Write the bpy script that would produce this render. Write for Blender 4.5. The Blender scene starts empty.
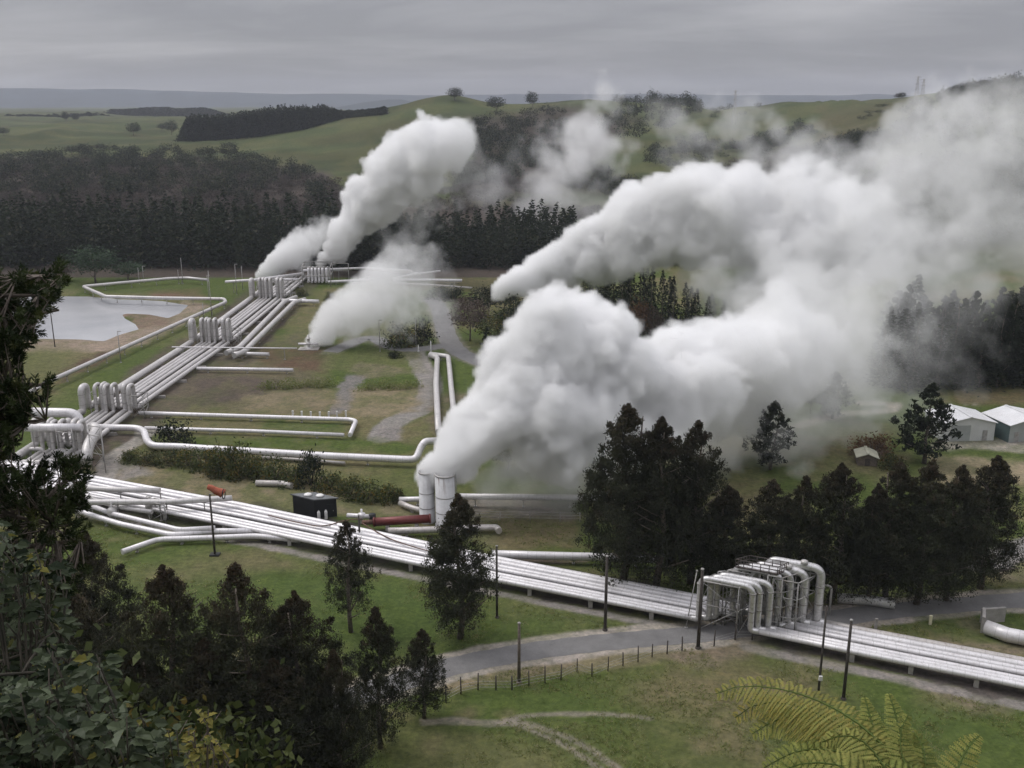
import bpy, math, random
import numpy as np
from mathutils import Vector, Matrix

random.seed(7)
RNG = np.random.default_rng(11)
SC = bpy.context.scene
COL = SC.collection
R = math.radians

# ------------------------------------------------------------------ camera
CAM_H, PITCH, F = 60.0, R(15.9), 1000.0
CP, SP = math.cos(PITCH), math.sin(PITCH)
cam_d = bpy.data.cameras.new('camera')
cam = bpy.data.objects.new('camera', cam_d)
COL.objects.link(cam)
cam.location = (0, 0, CAM_H)
cam.rotation_euler = (math.pi/2 - PITCH, 0, 0)
cam_d.sensor_width = 36.0
cam_d.lens = 36.0*F/1024.0
cam_d.clip_start = 0.1
cam_d.clip_end = 30000
SC.camera = cam

def ray(px, py):
    u, v = (px-512.0)/F, (py-384.0)/F
    return Vector((u, CP - v*SP, -SP - v*CP))
def P(px, py, z=0.0):
    """a point of the photograph on the level plane z"""
    d = ray(px, py); t = (z-CAM_H)/d.z
    return Vector((d.x*t, d.y*t, z))
def PY(px, py, Y):
    d = ray(px, py); t = Y/d.y
    return Vector((d.x*t, Y, CAM_H + d.z*t))
def PD(px, py, depth):
    d = ray(px, py)
    return Vector((d.x*depth, d.y*depth, CAM_H + d.z*depth))
def depth_of(p):
    return p[1]*CP - (p[2]-CAM_H)*SP
def to_px(p):
    dz = p[2]-CAM_H; t = p[1]*CP - dz*SP
    return 512+F*p[0]/t, 384-F*(p[1]*SP+dz*CP)/t
def top_z(px_top, X, Y):
    return PY(512, px_top, Y).z

# ------------------------------------------------------------------ noise
def vnoise(x, y, seed=0):
    xi = np.floor(x).astype(np.int64); yi = np.floor(y).astype(np.int64)
    fx = x-xi; fy = y-yi
    fx = fx*fx*(3-2*fx); fy = fy*fy*(3-2*fy)
    def h(a, b):
        n = (a*374761393 + b*668265263 + seed*982451653) & 0xffffffff
        n = ((n ^ (n >> 13))*1274126177) & 0xffffffff
        n = n ^ (n >> 16)
        return (n & 0xffff)/65535.0
    a = h(xi, yi)*(1-fx)+h(xi+1, yi)*fx
    b = h(xi, yi+1)*(1-fx)+h(xi+1, yi+1)*fx
    return a*(1-fy)+b*fy
def fbm(x, y, seed=0, octv=4, rough=0.5):
    s = 0.0; a = 1.0; tot = 0.0
    for i in range(octv):
        s = s + a*vnoise(x*2**i+17.3*i, y*2**i-9.1*i, seed+i); tot += a; a *= rough
    return s/tot
def sstep(a, b, x):
    t = np.clip((x-a)/(b-a), 0, 1)
    return t*t*(3-2*t)

# ------------------------------------------------------------------ terrain
TY = np.array([360., 430., 520., 620., 760., 900., 1020., 1250., 1700., 2800., 5000., 9000.])
TPX = np.array([-700, -300, 0, 150, 260, 330, 390, 451, 510, 570, 640, 700, 770, 840, 900, 950, 1000, 1060, 1400, 1900.])
TZ = np.array([
 # 360  430  520  620  760  900  1020 1250 1700 2800 5000 9000
 [0,    3,   6,   10,  16,  22,  26,  31,  34,  28,  20,  20],
 [0,    3,   6,   10,  15,  21,  25,  30,  32,  25,  20,  20],
 [0,    2,   5,   9,   13,  18,  22,  27,  31,  25,  20,  20],
 [0,    2,   5,   9,   13,  18,  22,  27,  30,  25,  20,  20],
 [0,    2,   5,   9,   13,  20,  25,  27,  27,  25,  20,  20],
 [0,    2,   5,   9,   15,  27,  36,  30,  26,  25,  20,  20],
 [0,    2,   5,   10,  19,  35,  48,  38,  26,  24,  20,  20],
 [0,    2,   6,   12,  26,  46,  61,  44,  26,  24,  20,  20],
 [0,    2,   6,   12,  27,  45,  57,  44,  26,  24,  20,  20],
 [0,    2,   5,   11,  26,  46,  58,  45,  26,  24,  20,  20],
 [0,    2,   5,   14,  27,  44,  54,  44,  26,  24,  20,  20],
 [0,    2,   6,   16,  28,  43,  53,  44,  26,  24,  20,  20],
 [0,    3,   9,   19,  30,  45,  55,  46,  28,  24,  20,  20],
 [1,    5,   12,  22,  34,  50,  58,  48,  28,  24,  20,  20],
 [3,    9,   18,  29,  48,  62,  62,  50,  30,  24,  20,  20],
 [6,    14,  26,  42,  64,  70,  66,  52,  30,  24,  20,  20],
 [9,    19,  36,  58,  76,  78,  70,  55,  30,  24,  20,  20],
 [12,   26,  46,  68,  84,  84,  74,  56,  30,  24,  20,  20],
 [14,   30,  52,  74,  90,  88,  78,  58,  30,  24,  20,  20],
 [14,   30,  52,  74,  90,  88,  78,  58,  30,  24,  20,  20]], float)
def _interp(px, Y):
    px = np.clip(px, TPX[0], TPX[-1]); Yc = np.clip(Y, TY[0], TY[-1])
    i = np.clip(np.searchsorted(TPX, px)-1, 0, len(TPX)-2)
    j = np.clip(np.searchsorted(TY, Yc)-1, 0, len(TY)-2)
    # catmull-rom like smooth interpolation
    fx = (px-TPX[i])/(TPX[i+1]-TPX[i]); fy = (Yc-TY[j])/(TY[j+1]-TY[j])
    def cr(p0, p1, p2, p3, t):
        m1 = (p2-p0)*.5; m2 = (p3-p1)*.5
        t2 = t*t; t3 = t2*t
        return (2*t3-3*t2+1)*p1+(t3-2*t2+t)*m1+(-2*t3+3*t2)*p2+(t3-t2)*m2
    def at(ii, jj):
        return TZ[np.clip(ii, 0, len(TPX)-1), np.clip(jj, 0, len(TY)-1)]
    rows = [cr(at(i-1, j+k), at(i, j+k), at(i+1, j+k), at(i+2, j+k), fx) for k in (-1, 0, 1, 2)]
    return cr(*rows, fy)
def gz(X, Y):
    X = np.asarray(X, float); Y = np.asarray(Y, float)
    Yp = np.maximum(Y, 1.0)
    px = 512 + F*X/(np.maximum(Yp, 150)*1.03)
    z = _interp(px, Y)
    far = sstep(330, 470, Y)
    near_far = sstep(9000, 1500, Y)
    z = np.where(Y > 345, z, 0.0)*sstep(345, 400, Y) + 0*z
    amp = far*np.clip(Y/1000, .35, 1.2)
    z = z + amp*near_far*((fbm(X/95, Y/120, 3, 4)-.5)*10.0-np.abs(fbm(X/110+5, Y/260, 13, 3)-.5)*(18+22*sstep(60, 260, X))+2+2*sstep(60, 260, X) + (fbm(X/420, Y/500, 9, 2)-.5)*6)*sstep(345, 520, Y)
    # rising ground to the right behind the sheds
    z = z + sstep(120, 210, X)*sstep(235, 330, Y)*(1-far)*4
    # lookout hill under the camera
    hill = 58.3 - 0.80*np.maximum(Y-2.5, 0) + 1.2*(fbm(X/6, Y/6, 5, 3)-.5)*sstep(4, 12, Y)
    hill = np.minimum(hill, 57.9)
    k = 2.0
    z = np.where(Y < 82, np.where(hill > 0, np.sqrt(hill*hill+k)-math.sqrt(k)*0.5, 0.0)*sstep(80, 70, Y)+z, z)
    return z
def G(x, y):
    return float(gz(np.array([x]), np.array([y]))[0])
def hit(px, py, start=90.0):
    """where the sight line through a pixel meets the terrain"""
    d = ray(px, py)
    Y = np.concatenate([np.arange(start, 420, 1.0), np.arange(420, 3000, 3.0)])
    t = Y/d.y
    zz = CAM_H+d.z*t
    g = gz(d.x*t, Y)
    k = np.nonzero(zz <= g)[0]
    if len(k) == 0:
        return None
    k = k[0]
    return Vector((d.x*t[k], Y[k], g[k]))

# ------------------------------------------------------------------ materials
def nm(name):
    m = bpy.data.materials.new(name); m.use_nodes = True
    nt = m.node_tree
    return m, nt, nt.nodes['Principled BSDF'], nt.nodes['Material Output']
def ramp(nt, fac, stops):
    r = nt.nodes.new('ShaderNodeValToRGB')
    e = r.color_ramp.elements
    while len(e) < len(stops): e.new(0.5)
    for k, (p, c) in enumerate(stops):
        e[k].position = p; e[k].color = (*c, 1)
    nt.links.new(fac, r.inputs[0])
    return r
def noise_node(nt, scale, detail=4, rough=.55, vec=None, dist=0):
    n = nt.nodes.new('ShaderNodeTexNoise')
    n.inputs['Scale'].default_value = scale; n.inputs['Detail'].default_value = detail
    n.inputs['Roughness'].default_value = rough; n.inputs['Distortion'].default_value = dist
    if vec is not None: nt.links.new(vec, n.inputs['Vector'])
    return n
def geo_pos(nt):
    return nt.nodes.new('ShaderNodeNewGeometry').outputs['Position']
def mixc(nt, fac, a, b, mode='MIX'):
    m = nt.nodes.new('ShaderNodeMix'); m.data_type = 'RGBA'; m.blend_type = mode
    for sock, val in ((0, fac), (6, a), (7, b)):
        if hasattr(val, 'is_output') or hasattr(val, 'links'):
            nt.links.new(val, m.inputs[sock])
        else:
            m.inputs[sock].default_value = val if sock == 0 else (*val, 1)
    return m.outputs[2]
def bump(nt, b, height, strength=.4, dist=.05):
    n = nt.nodes.new('ShaderNodeBump'); n.inputs['Strength'].default_value = strength
    n.inputs['Distance'].default_value = dist
    nt.links.new(height, n.inputs['Height']); nt.links.new(n.outputs[0], b.inputs['Normal'])
def plain(name, col, rough=.7, metal=0.0, var=.25, scale=1.5, dirt=None, dirt_amt=.5):
    m, nt, b, o = nm(name)
    p = geo_pos(nt)
    n = noise_node(nt, scale, 5, .6, p)
    d = tuple(c*(1-var) for c in col); l = tuple(min(1, c*(1+var*.6)) for c in col)
    c = ramp(nt, n.outputs[0], [(.3, d), (.7, l)]).outputs[0]
    if dirt:
        n2 = noise_node(nt, scale*.35, 6, .7, p)
        mask = ramp(nt, n2.outputs[0], [(.5, (0, 0, 0)), (.72, (dirt_amt,)*3)]).outputs[0]
        c = mixc(nt, mask, c, dirt)
    nt.links.new(c, b.inputs['Base Color'])
    b.inputs['Roughness'].default_value = rough; b.inputs['Metallic'].default_value = metal
    b.inputs['Specular IOR Level'].default_value = .35
    return m

M = {}
def pipe_mat(name, col, dirtcol, amt, seam=1.0):
    """painted / aluminium lagging with sheet seams, streaks and stains"""
    m, nt, b, o = nm(name)
    p = geo_pos(nt)
    n = noise_node(nt, .35, 6, .65, p)
    n2 = noise_node(nt, 3.0, 4, .6, p)
    c = ramp(nt, n.outputs[0], [(.3, tuple(x*.80 for x in col)), (.62, col)]).outputs[0]
    mask = ramp(nt, n2.outputs[0], [(.52, (0, 0, 0)), (.75, (amt,)*3)]).outputs[0]
    c = mixc(nt, mask, c, dirtcol)
    # lagging seams: thin darker rings every metre or so, along the run stored in 'run'
    a = nt.nodes.new('ShaderNodeAttribute'); a.attribute_name = 'run'
    fr = nt.nodes.new('ShaderNodeMath'); fr.operation = 'FRACT'
    ml = nt.nodes.new('ShaderNodeMath'); ml.operation = 'MULTIPLY'; ml.inputs[1].default_value = seam/1.2
    nt.links.new(a.outputs['Fac'], ml.inputs[0]); nt.links.new(ml.outputs[0], fr.inputs[0])
    lt = nt.nodes.new('ShaderNodeMath'); lt.operation = 'LESS_THAN'; lt.inputs[1].default_value = .07
    nt.links.new(fr.outputs[0], lt.inputs[0])
    sc_ = nt.nodes.new('ShaderNodeMath'); sc_.operation = 'MULTIPLY'; sc_.inputs[1].default_value = .35
    nt.links.new(lt.outputs[0], sc_.inputs[0])
    c = mixc(nt, sc_.outputs[0], c, tuple(x*.45 for x in col))
    nt.links.new(c, b.inputs['Base Color'])
    b.inputs['Roughness'].default_value = .45; b.inputs['Metallic'].default_value = .25
    return m
M['pipe_white'] = pipe_mat('white_lagging', (.72, .70, .71), (.40, .36, .33), .5)
M['pipe_grey'] = pipe_mat('weathered_lagging', (.56, .54, .53), (.33, .29, .26), .5)
M['pipe_dull'] = pipe_mat('old_lagging', (.50, .47, .45), (.24, .19, .16), .75)
M['pipe_steel'] = pipe_mat('bare_lagging', (.64, .63, .63), (.20, .17, .15), .7)
M['pipe_steel'].node_tree.nodes['Principled BSDF'].inputs['Metallic'].default_value = .55
M['pipe_steel'].node_tree.nodes['Principled BSDF'].inputs['Roughness'].default_value = .36
M['pipe_red'] = pipe_mat('red_paint', (.15, .032, .03), (.13, .05, .04), .5)
M['steel'] = plain('galvanised_steel', (.36, .35, .34), .55, .3, .3, 2, (.2, .13, .09), .5)
M['dark_steel'] = plain('dark_steel', (.10, .085, .08), .6, .3, .35, 3)
M['rust'] = plain('rusted_steel', (.13, .075, .055), .8, 0, .4, 3)
M['concrete'] = plain('concrete', (.36, .34, .32), .9, 0, .3, .8, (.22, .2, .17), .6)
M['silencer'] = None
M['wood'] = plain('weathered_wood', (.14, .115, .095), .9, 0, .35, 4)
M['dark_wood'] = plain('dark_pole_wood', (.07, .06, .055), .9, 0, .35, 4)
M['black'] = plain('black_cladding', (.012, .013, .014), .6, 0, .3, 3)
M['white'] = plain('white_paint', (.72, .71, .70), .6, 0, .15, 1.2, (.4, .37, .33), .4)
M['shed_wall'] = plain('grey_green_cladding', (.34, .36, .35), .65, .1, .12, .5, (.25, .25, .23), .4)
M['white_wall'] = plain('pale_grey_cladding', (.55, .56, .55), .65, .1, .1, .5, (.4, .4, .38), .4)
M['shed_teal'] = plain('teal_cladding', (.09, .13, .13), .65, .1, .15, .5)
M['roof_white'] = plain('pale_roof_sheet', (.70, .70, .71), .5, .1, .1, .4, (.5, .48, .46), .4)
M['roof_grey'] = plain('grey_roof_sheet', (.4, .41, .41), .5, .1, .15, .8)
M['shed_roof'] = plain('dark_roof_felt', (.13, .135, .14), .7, 0, .25, 1)
M['orange'] = plain('orange_cloth', (.34, .10, .06), .9, 0, .2, 3)
M['glass'] = plain('dark_window_glass', (.03, .035, .04), .12, 0, .2, 1)
M['cream'] = plain('cream_paint', (.68, .63, .45), .6, 0, .12, 2)
M['yellow_roof'] = plain('faded_yellow_roof', (.42, .41, .32), .7, 0, .2, 1)

def bark(name, a, b_):
    m, nt, b, o = nm(name)
    n = noise_node(nt, 5, 5, .65, geo_pos(nt), .5)
    nt.links.new(ramp(nt, n.outputs[0], [(.35, a), (.65, b_)]).outputs[0], b.inputs['Base Color'])
    b.inputs['Roughness'].default_value = .95
    return m
M['bark'] = bark('bark', (.07, .055, .045), (.17, .14, .115))
M['stem'] = bark('dark_stem', (.03, .028, .02), (.075, .065, .05))
M['pale_bark'] = bark('pale_gum_bark', (.16, .14, .12), (.34, .31, .28))

def leaf(name, a, b_, tip=None, trans=.25, rough=.6):
    """tint (0..1 per clump of leaves) picks the colour; tip marks young shoots"""
    m, nt, b, o = nm(name)
    at = nt.nodes.new('ShaderNodeAttribute'); at.attribute_name = 'tint'
    c = ramp(nt, at.outputs['Fac'], [(0, a), (1, b_)]).outputs[0]
    if tip:
        t = nt.nodes.new('ShaderNodeAttribute'); t.attribute_name = 'tip'
        c = mixc(nt, t.outputs['Fac'], c, tip)
    oi = nt.nodes.new('ShaderNodeObjectInfo')
    hv = nt.nodes.new('ShaderNodeHueSaturation')
    mr = nt.nodes.new('ShaderNodeMapRange'); mr.inputs['To Min'].default_value = .8; mr.inputs['To Max'].default_value = 1.2
    nt.links.new(oi.outputs['Random'], mr.inputs['Value']); nt.links.new(mr.outputs[0], hv.inputs['Value'])
    nt.links.new(c, hv.inputs['Color'])
    c = hv.outputs['Color']
    nt.links.new(c, b.inputs['Base Color']); b.inputs['Roughness'].default_value = rough
    b.inputs['Specular IOR Level'].default_value = .12
    tr = nt.nodes.new('ShaderNodeBsdfTranslucent'); nt.links.new(c, tr.inputs['Color'])
    mx = nt.nodes.new('ShaderNodeMixShader'); mx.inputs[0].default_value = trans
    nt.links.new(b.outputs[0], mx.inputs[1]); nt.links.new(tr.outputs[0], mx.inputs[2])
    nt.links.new(mx.outputs[0], o.inputs['Surface'])
    return m
M['gum_leaf'] = leaf('gum_leaves', (.026, .030, .018), (.056, .060, .036), (.090, .052, .036), .3, .8)
M['conifer_leaf'] = leaf('conifer_needles', (.010, .016, .010), (.028, .038, .020), (.06, .07, .03))
M['forest_leaf'] = leaf('forest_foliage', (.009, .015, .010), (.030, .040, .021), (.09, .085, .05))
M['scrub_leaf'] = leaf('scrub_foliage', (.042, .036, .034), (.080, .066, .056), (.05, .055, .035))
M['hedge_leaf'] = leaf('hedge_leaves', (.030, .044, .016), (.088, .104, .036), (.17, .12, .03))
M['grass_leaf'] = leaf('rough_grass_blades', (.13, .165, .05), (.22, .23, .09), (.30, .27, .14), .4)
M['willow_leaf'] = leaf('pale_willow_leaves', (.030, .055, .030), (.065, .105, .055))
M['brown_leaf'] = leaf('brown_twigs', (.055, .042, .034), (.13, .10, .085))
M['red_leaf'] = leaf('reddish_leaves', (.085, .045, .028), (.17, .10, .05))
M['pine_leaf'] = leaf('pine_needles', (.016, .026, .012), (.055, .072, .026), (.085, .09, .03), .2, .5)
M['shrub_leaf'] = leaf('broad_leaves', (.014, .024, .010), (.105, .130, .075), (.24, .22, .05), .3, .4)
M['shrub_yellow'] = leaf('yellowing_leaves', (.07, .085, .025), (.22, .19, .05), None, .35, .5)
M['fern_leaf'] = leaf('fern_leaf', (.095, .130, .032), (.25, .28, .075), (.34, .27, .075), .35, .5)

# ------------------------------------------------------------------ objects
def tag(o, label=None, cat=None, group=None, kind=None):
    if label: o['label'] = label
    if cat: o['category'] = cat
    if group: o['group'] = group
    if kind: o['kind'] = kind
    return o
def empty(name, loc=(0, 0, 0), rz=0, label=None, cat=None, group=None):
    o = bpy.data.objects.new(name, None); COL.objects.link(o)
    o.location = loc; o.rotation_euler = (0, 0, rz); o.empty_display_size = .3
    return tag(o, label, cat, group)
def copy_tree(o, parent=None):
    c = o.copy(); COL.objects.link(c)
    if parent is not None: c.parent = parent
    for ch in list(o.children): copy_tree(ch, c)
    return c

class MB:
    def __init__(self): self.v = []; self.f = []; self.run = []; self.n = 0; self.fl = []
    def add(self, verts, faces, run=None, smooth=False):
        b = self.n
        self.v.extend(tuple(p) for p in verts); self.n += len(verts)
        self.run.extend(run if run is not None else [0.5]*len(verts))
        for f in faces:
            self.f.append(tuple(i+b for i in f)); self.fl.append(smooth)
        return self
    def box(self, c, s, rz=0.0):
        cx, cy, cz = c; hx, hy, hz = s[0]/2, s[1]/2, s[2]/2
        ca, sa = math.cos(rz), math.sin(rz)
        vs = []
        for dz in (-hz, hz):
            for dx, dy in ((-hx, -hy), (hx, -hy), (hx, hy), (-hx, hy)):
                vs.append((cx+dx*ca-dy*sa, cy+dx*sa+dy*ca, cz+dz))
        return self.add(vs, [(3, 2, 1, 0), (4, 5, 6, 7), (0, 1, 5, 4), (1, 2, 6, 5), (2, 3, 7, 6), (3, 0, 4, 7)])
    def tube(self, pts, r, seg=12, caps=True, r1=None):
        pts = [Vector(p) for p in pts]
        n = len(pts)
        rad = list(r) if isinstance(r, (list, tuple)) else [r+(0 if r1 is None else (r1-r)*i/max(1, n-1)) for i in range(n)]
        tang = []
        for i in range(n):
            a = pts[max(i-1, 0)]; b = pts[min(i+1, n-1)]
            d = b-a
            tang.append(d.normalized() if d.length > 1e-9 else Vector((0, 0, 1)))
        ref = Vector((0, 0, 1)) if abs(tang[0].z) < .9 else Vector((0, 1, 0))
        nrm = (ref-tang[0]*ref.dot(tang[0])).normalized()
        vs = []; run = []; L = 0.0
        for i in range(n):
            if i:
                L += (pts[i]-pts[i-1]).length
                nrm = nrm-tang[i]*nrm.dot(tang[i])
                if nrm.length < 1e-6: nrm = tang[i].orthogonal()
                nrm.normalize()
            bi = tang[i].cross(nrm)
            for k in range(seg):
                a = 2*math.pi*k/seg
                vs.append(pts[i]+(nrm*math.cos(a)+bi*math.sin(a))*rad[i]); run.append(L)
        fs = []
        for i in range(n-1):
            for k in range(seg):
                k2 = (k+1) % seg
                fs.append((i*seg+k, i*seg+k2, (i+1)*seg+k2, (i+1)*seg+k))
        self.add(vs, fs, run, True)
        if caps:
            b = self.n-len(vs)
            self.f.append(tuple(b+k for k in range(seg-1, -1, -1))); self.fl.append(False)
            self.f.append(tuple(b+(n-1)*seg+k for k in range(seg))); self.fl.append(False)
        return self
    def bar(self, a, b, w=.1):
        return self.tube([a, b], w*.7, 4)
    def lathe(self, c, prof, seg=24):
        """prof: (radius, z) from bottom to top"""
        vs = []; fs = []
        for r_, z in prof:
            for k in range(seg):
                a = 2*math.pi*k/seg
                vs.append((c[0]+r_*math.cos(a), c[1]+r_*math.sin(a), c[2]+z))
        for i in range(len(prof)-1):
            for k in range(seg):
                k2 = (k+1) % seg
                fs.append((i*seg+k, i*seg+k2, (i+1)*seg+k2, (i+1)*seg+k))
        return self.add(vs, fs, [prof[i//seg][1] for i in range(len(vs))], True)
    def prism(self, poly, z0, z1):
        n = len(poly)
        vs = [(p[0], p[1], z0) for p in poly]+[(p[0], p[1], z1) for p in poly]
        fs = [tuple(range(n-1, -1, -1)), tuple(range(n, 2*n))]+[(i, (i+1) % n, (i+1) % n+n, i+n) for i in range(n)]
        return self.add(vs, fs)
    def build(self, name, mat, parent=None, **kw):
        me = bpy.data.meshes.new(name)
        me.from_pydata(self.v, [], self.f); me.update()
        me.polygons.foreach_set('use_smooth', self.fl)
        a = me.attributes.new('run', 'FLOAT', 'POINT'); a.data.foreach_set('value', [float(x) for x in self.run])
        me.materials.append(mat)
        o = bpy.data.objects.new(name, me); COL.objects.link(o)
        if parent is not None: o.parent = parent
        return tag(o, **kw)

def fillet(pts, rad, n=6):
    """round the corners of a polyline"""
    pts = [Vector(p) for p in pts]
    out = [pts[0]]
    for i in range(1, len(pts)-1):
        a, b, c = pts[i-1], pts[i], pts[i+1]
        d1 = (a-b); d2 = (c-b)
        r_ = min(rad, d1.length*.48, d2.length*.48)
        if r_ < 1e-4: out.append(b); continue
        s = b+d1.normalized()*r_; e = b+d2.normalized()*r_
        for k in range(n+1):
            t = k/n
            out.append(s*(1-t)**2+b*2*t*(1-t)+e*t*t)
    out.append(pts[-1])
    return out
def densify(pts, step=6.0):
    out = [Vector(pts[0])]
    for a, b in zip(pts[:-1], pts[1:]):
        a = Vector(a); b = Vector(b); n = max(1, int((b-a).length/step))
        for k in range(1, n+1): out.append(a.lerp(b, k/n))
    return out
ORD = ['first', 'second', 'third', 'fourth', 'fifth', 'sixth', 'seventh', 'eighth', 'ninth', 'tenth', 'eleventh', 'twelfth', 'thirteenth', 'fourteenth', 'fifteenth', 'sixteenth']

# leaf soups: (centre, axis direction, length, width, tint, tip) -> quads folded along the midrib
def leaf_mesh(name, cen, axis, ln, wd, tint, tip, mat, seed=0, across=None):
    n = len(cen); rg = np.random.default_rng(seed)
    axis = axis/np.maximum(np.linalg.norm(axis, axis=1, keepdims=True), 1e-6)
    rnd = rg.normal(size=(n, 3)); side = np.cross(axis, rnd) if across is None else across+rnd*.12
    side /= np.maximum(np.linalg.norm(side, axis=1, keepdims=True), 1e-6)
    a = cen-axis*ln[:, None]*.5; b = cen+axis*ln[:, None]*.5
    m = cen+axis*ln[:, None]*.05
    v = np.stack([a, m+side*wd[:, None]*.5, b, m-side*wd[:, None]*.5], 1).reshape(-1, 3)
    me = bpy.data.meshes.new(name)
    me.vertices.add(4*n); me.vertices.foreach_set('co', v.ravel())
    me.loops.add(4*n); me.loops.foreach_set('vertex_index', np.arange(4*n))
    me.polygons.add(n); me.polygons.foreach_set('loop_start', np.arange(n)*4)
    me.update(calc_edges=True)
    for nm_, arr in (('tint', tint), ('tip', tip)):
        at = me.attributes.new(nm_, 'FLOAT', 'POINT')
        at.data.foreach_set('value', np.repeat(arr, 4).astype(np.float32))
    me.materials.append(mat)
    return me
def mesh_obj(name, me, parent=None, **kw):
    o = bpy.data.objects.new(name, me); COL.objects.link(o)
    if parent is not None: o.parent = parent
    return tag(o, **kw)
# ------------------------------------------------------------------ light, sky, air
SUN_EL, SUN_AZ = R(52), R(-62)          # overcast sun, high on the left
w = bpy.data.worlds.new('World'); SC.world = w; w.use_nodes = True
nt = w.node_tree; bg = nt.nodes['Background']; bg.inputs['Strength'].default_value = 0.1
sky = nt.nodes.new('ShaderNodeTexSky'); sky.sky_type = 'NISHITA'; sky.sun_disc = False
sky.sun_elevation = SUN_EL; sky.sun_rotation = SUN_AZ
tc = nt.nodes.new('ShaderNodeTexCoord'); sep = nt.nodes.new('ShaderNodeSeparateXYZ')
nt.links.new(tc.outputs['Generated'], sep.inputs[0])
def wm(op, a, b=None, c=None):
    n = nt.nodes.new('ShaderNodeMath'); n.operation = op
    for k, v in enumerate((a, b, c)):
        if v is None: continue
        if isinstance(v, (int, float)): n.inputs[k].default_value = v
        else: nt.links.new(v, n.inputs[k])
    return n.outputs[0]
zc = wm('MAXIMUM', sep.outputs['Z'], 0.0)
den = wm('ADD', zc, 0.15)
cx_ = wm('DIVIDE', sep.outputs['X'], den); cy_ = wm('DIVIDE', sep.outputs['Y'], den)
cb = nt.nodes.new('ShaderNodeCombineXYZ')
nt.links.new(cx_, cb.inputs[0]); nt.links.new(cy_, cb.inputs[1])
mp = nt.nodes.new('ShaderNodeMapping'); mp.inputs['Scale'].default_value = (.34, .62, 1); mp.inputs['Location'].default_value = (3.1, 1.7, 0)
nt.links.new(cb.outputs[0], mp.inputs['Vector'])
cn = noise_node(nt, 1.6, 5, .55, mp.outputs[0], .3)
cn2 = noise_node(nt, .30, 3, .5, mp.outputs[0], .2)
cs = wm('ADD', wm('MULTIPLY', cn.outputs[0], .6), wm('MULTIPLY', cn2.outputs[0], .4))
cl = ramp(nt, cs, [(.41, (2.4, 2.41, 2.62)), (.5, (3.12, 3.11, 3.32)), (.60, (4.15, 4.12, 4.3))])
# the overcast is brighter overhead than at the horizon
zen = wm('MULTIPLY_ADD', wm('POWER', zc, 1.15), 3.0, .93)
zv = nt.nodes.new('ShaderNodeVectorMath'); zv.operation = 'SCALE'
nt.links.new(cl.outputs[0], zv.inputs[0]); nt.links.new(zen, zv.inputs['Scale'])
mixsky = nt.nodes.new('ShaderNodeMix'); mixsky.data_type = 'RGBA'; mixsky.inputs[0].default_value = .95
nt.links.new(sky.outputs[0], mixsky.inputs[6]); nt.links.new(zv.outputs[0], mixsky.inputs[7])
nt.links.new(mixsky.outputs[2], bg.inputs['Color'])

sd = bpy.data.lights.new('sun', 'SUN'); sd.energy = 1.4; sd.angle = R(25); sd.color = (1, .97, .93)
so = bpy.data.objects.new('sun', sd); COL.objects.link(so)
so.location = (-60, 20, 150)
sdir = Vector((math.sin(SUN_AZ)*math.cos(SUN_EL), math.cos(SUN_AZ)*math.cos(SUN_EL), math.sin(SUN_EL)))
so.rotation_euler = sdir.to_track_quat('Z', 'Y').to_euler()

vs = SC.view_settings; vs.view_transform = 'Standard'; vs.look = 'None'; vs.exposure = 0.2; vs.gamma = 1
try: vs.use_curve_mapping = False
except Exception: pass
cy = SC.cycles
cy.volume_bounces = 9; cy.max_bounces = 12; cy.diffuse_bounces = 2; cy.glossy_bounces = 2
cy.transparent_max_bounces = 12; cy.transmission_bounces = 3
cy.volume_step_rate = 1.8; cy.volume_max_steps = 256
cy.use_adaptive_sampling = True; cy.adaptive_threshold = .025; cy.adaptive_min_samples = 20
cy.sample_clamp_indirect = 4.0
SC.render.film_transparent = False
try:
    cy.use_denoising = True; cy.denoiser = 'OPENIMAGEDENOISE'
    print('denoiser on')
except Exception as ex:
    print('no denoiser', ex); cy.use_denoising = False

hm = MB().box((0, 3000, 87.5), (16000, 8000, 185)).build('haze', bpy.data.materials.new('haze'), kind='stuff')
m = hm.data.materials[0]; m.use_nodes = True; nt = m.node_tree
nt.nodes.remove(nt.nodes['Principled BSDF'])
pv = nt.nodes.new('ShaderNodeVolumePrincipled'); pv.inputs['Color'].default_value = (.76, .79, .90, 1)
pv.inputs['Density'].default_value = 0.0001; pv.inputs['Anisotropy'].default_value = .0
nt.links.new(pv.outputs[0], nt.nodes['Material Output'].inputs['Volume'])

# ------------------------------------------------------------------ ground
def px_poly(poly): return [tuple(P(x, y))[:2] for x, y in poly]
def d_line(X, Y, pts):
    d = np.full(X.shape, 1e9)
    for (ax, ay), (bx, by) in zip(pts[:-1], pts[1:]):
        ux, uy = bx-ax, by-ay; L = ux*ux+uy*uy+1e-9
        t = np.clip(((X-ax)*ux+(Y-ay)*uy)/L, 0, 1)
        d = np.minimum(d, np.hypot(X-ax-t*ux, Y-ay-t*uy))
    return d
def s_poly(X, Y, pts):
    """signed distance, negative inside"""
    pts = list(pts); d = d_line(X, Y, pts+[pts[0]])
    ins = np.zeros(X.shape, bool); n = len(pts)
    for i in range(n):
        (ax, ay), (bx, by) = pts[i], pts[(i+1) % n]
        c = ((ay > Y) != (by > Y)) & (X < (bx-ax)*(Y-ay)/(by-ay+1e-12)+ax)
        ins ^= c
    return np.where(ins, -d, d)
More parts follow.
